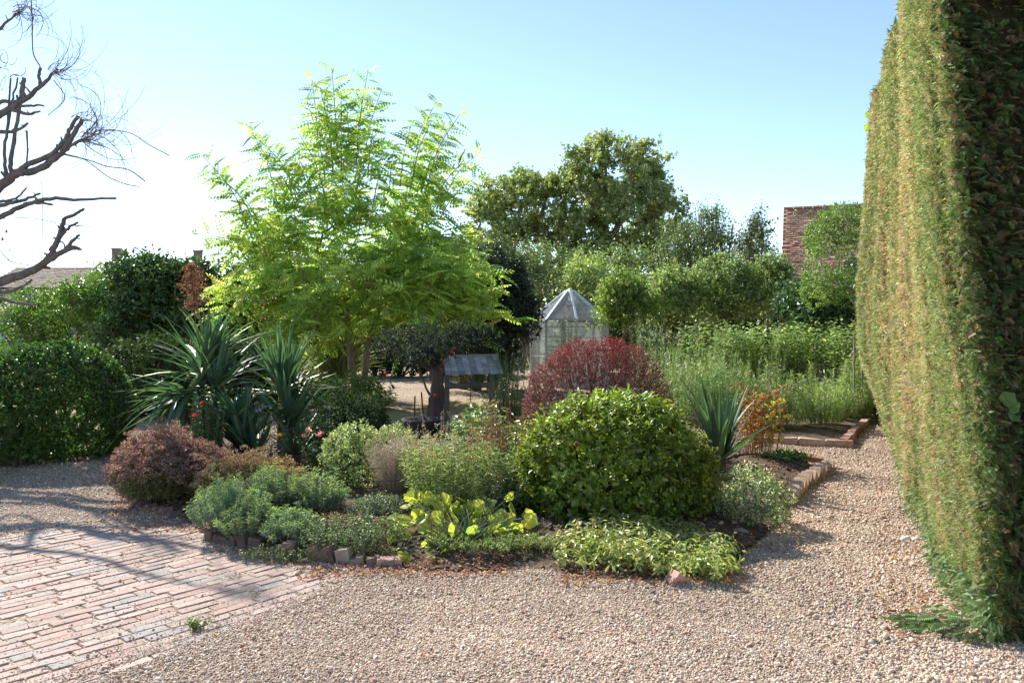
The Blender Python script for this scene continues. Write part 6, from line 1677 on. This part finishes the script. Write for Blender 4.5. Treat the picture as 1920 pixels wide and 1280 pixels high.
# row of old pear trees
def orchard_tree(label, px, D, top, bot, w, seed, pal, n, group='old fruit trees behind the raspberry row', ll=.075, lean=0):
    rng = rng_of(seed)
    b = P(px, 700, D); b[2] = 0
    root = thing('pear_tree', label, 'tree', b, group)
    zt = P(px, top, D)[2]; zb = P(px, bot, D)[2]; W = S(w, D) / 2
    c = np.array([b[0] + lean, D, (zt + zb) / 2]); r = np.array([W, min(W, 1.1), (zt - zb) / 2])
    tg = c + rand_dirs(rng, 70) * (rng.uniform(.2, 1, 70) ** .5)[:, None] * r * .86
    mb = MB()
    fork = np.array([b[0] + rng.normal(0, .1), D, zb * .75])
    grow(rng, mb, [b, (b + fork) / 2 + rng.normal(0, .05, 3) * [1, 1, 0], fork], tg, r_tip=.009, col=(.2, .15, .11), sides=6, wig=.1)
    mb.build('trunk', M_BARK, root, smooth=True)
    LV = Leaves(); st = MB()
    m = n // 70
    for _ in range(m):
        o = rand_dirs(rng, 70); q = tg + o * rng.uniform(.0, .3, (70, 1))
        dd = nrm(o + [0, 0, .4]) * rng.uniform(.12, .3, (70, 1)); shoots(rng, q - dd * .5, q + dd * .5, 9, ll, .52, 60, pal, LV, stem=st, stem_r=.004, stem_col=(.16, .12, .08))
    shrub_leaves(rng, LV, c, r, n // 2, .34, 9, ll, .56, pal, lump=.3, freq=1.8, inner=.35, up=.7, rnd=.6, zmin=-.7)
    st.build('twigs', M_STEM, root, kind='stuff'); LV.mesh('crown', LEAF2, M_LEAF, root)
orchard_tree('low pear tree with yellowish green leaves overlapping the right side of the greenhouse', 1175, 18.6, 505, 625, 125, 320, [((.19, .27, .05), 4), ((.26, .33, .08), 3), ((.11, .18, .04), 3), ((.4, .35, .06), .5)], 980)
orchard_tree('pear tree second from the greenhouse, with forked trunk showing', 1262, 19.4, 490, 625, 130, 321, LITE, 980)
orchard_tree('broad pear tree in the middle of the row with dense green crown', 1355, 19.8, 468, 612, 165, 322, LITE + MID, 1250)
orchard_tree('pear tree at the right end of the row, in front of the tiled roof', 1445, 20.2, 470, 600, 120, 323, LITE + MID, 980)
# clipped round tree in front of the roof
def clipped_tree():
    rng = rng_of(324); D = 16.5
    b = P(1610, 640, D); b[2] = 0
    root = thing('clipped_tree', 'drum shaped clipped tree with crooked bare branches before the tiled roof', 'tree', b)
    c = P(1597, 492, D); r = np.array([S(86, D), .95, S(100, D)])
    tg = c + rand_dirs(rng, 60) * (rng.uniform(.2, 1, 60) ** .5)[:, None] * r * .9
    mb = MB(); grow(rng, mb, [b, P(1612, 600, D), P(1598, 560, D)], tg, r_tip=.009, col=(.3, .26, .21), sides=6, wig=.12); mb.build('trunk', M_BARK, root, smooth=True)
    LV = Leaves(); p = [((.15, .22, .045), 4), ((.2, .28, .065), 3), ((.1, .16, .03), 3)]
    n = 3300; d = rand_dirs(rng, n, -.8); q = np.sign(d) * np.abs(d) ** .62; q = q / np.maximum(1, np.linalg.norm(q, axis=1, keepdims=True) / 1.12)
    pos = c + q * r * (1 - .25 * rng.uniform(0, 1, (n, 1)) ** 2 + .09 * noise(q, 3.0)[:, None]); dd = nrm(d + [0, 0, .4] + rng.normal(0, .5, (n, 3))) * .13
    shoots(rng, pos - dd * .6, pos + dd * .4, 8, .052, .5, 55, p, LV)
    sh = rng.uniform([1490, 380], [1625, 410], (26, 2)); bb = np.array([P(a, 412, D) for a, _ in sh]); tt = np.array([P(a + rng.normal(0, 5), y, D) for a, y in sh]); st = MB()
    shoots(rng, bb, tt, 8, .06, .45, 60, p, LV, stem=st, stem_r=.004, stem_col=(.2, .17, .08)); st.build('twigs', M_STEM, root, kind='stuff')
    LV.mesh('crown', LEAF2, M_LEAF, root)
clipped_tree()
bush('laurel', 'dark laurel with large leaves under the clipped drum shaped tree', 'shrub', 17.3, [(1550, 590, 80, 48, .8, 0, 2), (1500, 570, 45, 45, .8, .4, 1), (1610, 560, 40, 70, .8, .2, 1)], 325, [((.06, .12, .04), 4), ((.09, .16, .06), 3), ((.04, .08, .03), 3)], .13, .5, 620, nl=9, tl=.4, tpl=LEAF4, mat=M_GLOSS)
bush('hedge_ivy', 'mixed brown twiggy climber clinging to the far foot of the tall hedge', 'climber', 12.6, [(1648, 640, 30, 95, .4, .2, 1), (1636, 560, 24, 60, .3, .4, .6), (1662, 730, 26, 50, .3, .1, .5)], 326, [((.16, .22, .07), 3), ((.3, .22, .13), 2), ((.1, .15, .04), 2)], .055, .5, 900, nl=9, tl=.25, tpl=LEAF4)
# taller loose trees behind the pear row
bush('loose_tree', 'loose grey green tree with upright shoots between the big maple and the roof', 'tree', 27, [(1330, 450, 72, 52, 1.4, 0, 2), (1270, 470, 60, 60, 1.4, .5, 1.3), (1420, 470, 35, 60, 1.0, 0, .8), (1330, 400, 30, 20, .6, 0, .3)], 327, [((.1, .15, .05), 3), ((.15, .2, .07), 2), ((.07, .1, .03), 2)], .12, .45, 950, nl=9, tl=.8, tpl=LEAF4, lump=.3, inner=.6, up=1.0, stem_r=.04, foot=1350)
bush('loose_tree', 'slender tree whose tip stands against the sky just left of the tiled roof', 'tree', 24, [(1420, 425, 22, 32, .5, 0, 1), (1400, 455, 30, 35, .6, 0, 1), (1440, 500, 30, 40, .6, 0, 1)], 328, [((.09, .14, .05), 3), ((.06, .09, .035), 2), ((.2, .12, .07), .6)], .11, .6, 210, nl=8, tl=.6, tpl=LEAF4, lump=.3, inner=.7, up=.8)
# the two maples
def maple(label, D, base_px, fork, lobes, seed, n_t, n_l, pal, trunk_r):
    rng = rng_of(seed)
    b = P(base_px, 620, D); b[2] = 0
    root = thing('maple_tree', label, 'tree', b)
    tg = []
    tot = sum(l[4] for l in lobes)
    for (px, py, rx, ry, sh, rd) in lobes:
        k = int(n_t * sh / tot); c = P(px, py, D)
        tg.append(c + rand_dirs(rng, k) * (rng.uniform(.25, 1, k) ** .45)[:, None] * np.array([S(rx, D), rd, S(ry, D)]))
    tg = np.concatenate(tg); mb = MB()
    f0 = P(fork[0], fork[1], D)
    grow(rng, mb, [b, (b * .6 + f0 * .4), f0], tg, r_tip=.028, col=(.17, .13, .1), sides=6, wig=.07, expo=2.15)
    mb.build('trunk', M_BARK, root, smooth=True)
    LV = Leaves()
    m = len(tg)
    for _ in range(n_l // m):
        o = rand_dirs(rng, m); q = tg + o * (rng.uniform(0, 1, (m, 1)) ** .6) * rng.uniform(.25, .6, (m, 1)) * [1, 1, .75]
        dd = nrm(o + [0, 0, .5]) * .3
        shoots(rng, q - dd * .5, q + dd * .5, 7, .15, .85, 65, pal, LV, jit=.5)
    LV.mesh('crown', LEAF2, M_LEAF, root)
MAP = [((.24, .29, .1), 4), ((.31, .35, .14), 3), ((.17, .21, .07), 3), ((.38, .33, .15), .8)]
maple('tallest tree, a big spreading maple with limbs visible through gaps, behind the greenhouse', 38, 1178, (1178, 488), [(1150, 325, 95, 68, 3, 2.4), (1185, 400, 108, 68, 4, 3), (1115, 400, 62, 80, 2, 2.4), (1245, 425, 55, 50, 1.6, 2), (1205, 355, 50, 45, .9, 1.8), (1180, 465, 95, 40, 1.6, 2.2), (1105, 310, 45, 45, 1, 1.5), (1218, 310, 36, 42, .8, 1.5), (1130, 280, 42, 28, .7, 1.2)], 330, 380, 5200, MAP, .3)
maple('rounder maple with open centre to the left of the tallest tree, behind the locust', 39.5, 985, (985, 520), [(975, 385, 92, 58, 3, 3), (1040, 400, 60, 68, 2, 2.4), (925, 425, 56, 66, 2, 2.4), (1000, 470, 95, 55, 2.2, 2.4), (1000, 345, 60, 28, .9, 1.6), (1070, 470, 50, 50, 1, 2)], 331, 330, 4400, MAP, .3)

# ------------------------------------------------------------------ buildings
def gable_house(name, label, x0, x1, yf, yb, ze, zr, wall, tile, tilew=.165, gauge=.1, chim=(), wins=(), rotz=0, near_tiles=True):
    root = thing(name, label, 'house', (x0, (yf + yb) / 2, 0))
    ym = (yf + yb) / 2
    mb = MB(); v = [[x0, yf, 0], [x1, yf, 0], [x1, yb, 0], [x0, yb, 0], [x0, yf, ze], [x1, yf, ze], [x1, yb, ze], [x0, yb, ze], [x0, ym, zr - .12], [x1, ym, zr - .12]]
    mb.add(v, [[0, 1, 5, 4], [1, 2, 6, 5], [2, 3, 7, 6], [3, 0, 4, 7]], wall); mb.f.append(np.array([[4, 8, 7], [5, 6, 9]])); mb.build('wall', M_PLASTER, root)
    rng = rng_of(int(abs(x0) * 10) + 7)
    # roof deck
    ov = .25; mb = MB()
    sl = (zr - ze) / (ym - yf)
    for s_ in (-1, 1):
        ye = yf - ov if s_ < 0 else yb + ov; zz = ze - ov * sl
        v = [[x0 - .12, ye, zz - .03], [x1 + .12, ye, zz - .03], [x1 + .12, ym, zr - .03], [x0 - .12, ym, zr - .03]]
        v += [[p[0], p[1], p[2] - .08] for p in v]
        mb.add(v, [[0, 1, 2, 3], [7, 6, 5, 4], [0, 4, 5, 1], [1, 5, 6, 2], [2, 6, 7, 3], [3, 7, 4, 0]], (.12, .09, .07))
    roof = mb.build('roof', M_WOOD, root)
    # tile courses on the near slope, each tile its own geometry
    L = math.hypot(ym - yf + ov, zr - ze + ov * sl); nc = int(L / gauge); dy = (ym - yf + ov) / L; dz = (zr - ze + ov * sl) / L
    nt_ = int((x1 - x0 + .24) / tilew)
    r, c = np.meshgrid(np.arange(nc), np.arange(nt_), indexing='ij'); r = r.ravel(); c = c.ravel()
    jx = rng.normal(0, .004, len(r)); jt = rng.normal(0, .008, len(r)); jl = rng.normal(0, .006, len(r))
    xa = x0 - .12 + (c + .5 * (r % 2)) * tilew + jx; xb = xa + tilew * .96
    s0 = r * gauge + jl; s1 = s0 + gauge * 1.12
    def pt(x, s, h): return np.stack([x, yf - ov + s * dy - h * dz, ze - ov * sl + s * dz + h * dy], 1)
    h0 = .02 + jt; h1 = np.full(len(r), .006)
    V = np.stack([pt(xa, s0, h0), pt(xb, s0, h0), pt(xb, s1, h1), pt(xa, s1, h1), pt(xa, s0, h0 - .02), pt(xb, s0, h0 - .02)], 1)
    Fq = np.array([[0, 1, 2, 3], [4, 5, 1, 0]])[None] + (np.arange(len(r)) * 6)[:, None, None]
    mb = MB(); mb.add(V.reshape(-1, 3), Fq.reshape(-1, 4), np.repeat(pick_cols(rng, len(r), tile, .14), 6, 0)); mb.build('tiles', M_TILE, root, kind='stuff')
    # ridge
    mb = MB(); k = 0
    for x in np.arange(x0 - .12, x1 + .12, .33):
        mb = MB(); a = np.linspace(0, PI, 5); pts = [[[x, ym + .11 * math.cos(t), zr - .02 + .08 * math.sin(t)] for t in a], [[x + .32, ym + .11 * math.cos(t), zr - .02 + .08 * math.sin(t)] for t in a]]
        mb.add(pts[0] + pts[1], [[i, i + 5, i + 6, i + 1] for i in range(4)], tile[0][0])
        mb.build('ridge_tile', M_TILE, root); k += 1
        if k > 60: break
    for (cx, cy, w, z0, z1, pots) in chim:
        mb = MB(); mb.box([cx, cy, (z0 + z1) / 2], [w, w * .8, z1 - z0], 0, (.3, .2, .15)); mb.box([cx, cy, z1 + .06], [w * 1.15, w * .95, .12], 0, (.32, .22, .17)); ch = mb.build('chimney', M_BRICKV, root)
        for q in pots:
            m2 = MB(); a = [[cx + q, cy, z1 + .12], [cx + q, cy, z1 + .6]]; m2.tube(a, [.15, .12], 8, (.3, .17, .11)); m2.build('chimney_pot', M_TILE, ch)
    for (wx, wz, ww, wh) in wins:
        mb = MB(); mb.box([wx, yf - .02, wz], [ww, .06, wh], 0, (.7, .7, .7)); w_ = mb.build('window', M_PLASTER, root)
        m2 = MB(); m2.box([wx, yf - .055, wz], [ww * .8, .012, wh * .82], 0, (.05, .06, .07)); m2.build('pane', M_GLOSSPANE, w_)
    return root
M_GLOSSPANE = vcol_mat('window_pane', .1, 0, spec=.8, noise_amt=0)
RT = [((.48, .25, .155), 4), ((.52, .3, .19), 3), ((.43, .22, .13), 3), ((.54, .36, .24), 1.4), ((.38, .19, .12), 1)]
D = 29.0
gx0 = P(1476, 400, D)[0]
gable_house('tiled_barn', 'barn with steep red clay tiled roof behind the clipped drum shaped tree', gx0, gx0 + 7.5, D - 2.6, D + 2.6, 2.6, P(0, 391, D)[2], (.4, .22, .16), RT, tilew=.17, gauge=.1).rotation_euler = (0, 0, math.radians(-20))
BT = [((.16, .11, .085), 4), ((.2, .14, .1), 3), ((.12, .09, .07), 2)]
D = 62.0
gable_house('brown_roof_house', 'low house with weathered brown tiled roof behind the far left bush', P(22, 0, D)[0], P(172, 0, D)[0], D - 3.5, D + 3.5, P(0, 540, D)[2], P(0, 503, D)[2], (.45, .4, .35), BT, tilew=.3, gauge=.22, wins=[(P(60, 0, D)[0], 2.2, 1.2, 1.2), (P(120, 0, D)[0], 2.2, 1.2, 1.2)])
D = 72.0
gable_house('chimney_house', 'distant house whose two brick chimneys rise above the laurel on the left', P(205, 0, D)[0], P(375, 0, D)[0], D - 3.5, D + 3.5, P(0, 540, D)[2], P(0, 492, D)[2], (.4, .3, .25), BT, tilew=.3, gauge=.22,
            chim=[(P(213, 0, D)[0], D, S(14, D), P(0, 520, D)[2], P(0, 468, D)[2], [0]), (P(366, 0, D)[0], D, S(13, D), P(0, 520, D)[2], P(0, 472, D)[2], [0])])
def outhouse():
    D = 30; x0, x1 = P(-40, 600, D)[0], P(27, 600, D)[0]
    root = thing('pale_outbuilding', 'low pale bluish outbuilding wall glimpsed behind the big box ball', 'shed', ((x0 + x1) / 2, D, 0))
    mb = MB(); mb.box([(x0 + x1) / 2, D + 1, P(0, 588, D)[2] / 2], [x1 - x0, 2, P(0, 588, D)[2]], 0, (.62, .66, .75)); mb.build('wall', M_PLASTER, root)
    mb = MB(); mb.box([(x0 + x1) / 2, D + 1, P(0, 588, D)[2] + .25], [x1 - x0 + .4, 2.4, .08], 0, (.3, .2, .16), rx=.18); mb.build('roof', M_TILE, root)
outhouse()
# far tree belt that closes the horizon
def belt():
    rng = rng_of(340); LV = Leaves(); n = 0
    for px in range(-260, 2300, 34):
        D = rng.uniform(48, 66); top = 560 if px < 420 else (520 if px < 1000 else 500)
        top += rng.normal(0, 12); c = P(px, (top + 610) / 2, D); ry = S((610 - top) / 2 + 6, D)
        shrub_leaves(rng, LV, (c[0], D, max(ry * .9, c[2])), (S(34, D), 2.2, ry), 120, 1.0, 6, .34, .8, MID + DARK, lump=.3, freq=.6, inner=.4, zmin=-.8)
    o = LV.mesh('far_trees', LEAF2, M_LEAF, None)
belt()
# plant support hoop in the bed
def hoop():
    D = 6.35; mb = MB()
    root = thing('plant_support', 'thin dark wire plant support hoop round the lavender and goldenrod', 'plant support', (P(800, 890, D)[0], D, .1))
    a = np.linspace(0, 2 * PI, 40); cx = P(790, 890, D)[0]; z = P(0, 893, D)[2]
    mb.tube([[cx + .5 * math.cos(t), D + .1 + .3 * math.sin(t), z + .015 * math.sin(3 * t)] for t in a], .004, 5, (.03, .03, .03)); mb.build('hoop', M_STEM, root)
    for t in (.5, 2.3, 3.9, 5.4):
        m = MB(); p = [cx + .5 * math.cos(t), D + .1 + .3 * math.sin(t)]; m.tube([[*p, .08], [*p, z * .5], [*p, z]], .004, 5, (.03, .03, .03)); m.build('leg', M_STEM, root)
hoop()
tri = sum(sum(len(p.vertices) - 2 for p in m.polygons) * 1 for m in bpy.data.meshes if len(m.polygons) < 3000) + sum(len(m.polygons) for m in bpy.data.meshes if len(m.polygons) >= 3000)
for o in scene.objects:
    if o.parent is None and o.get('label') and len(o['label'].split()) > 15: print('LONG', o.name, len(o['label'].split()), o['label'])
print('tris about', tri, 'objects', len(scene.objects))
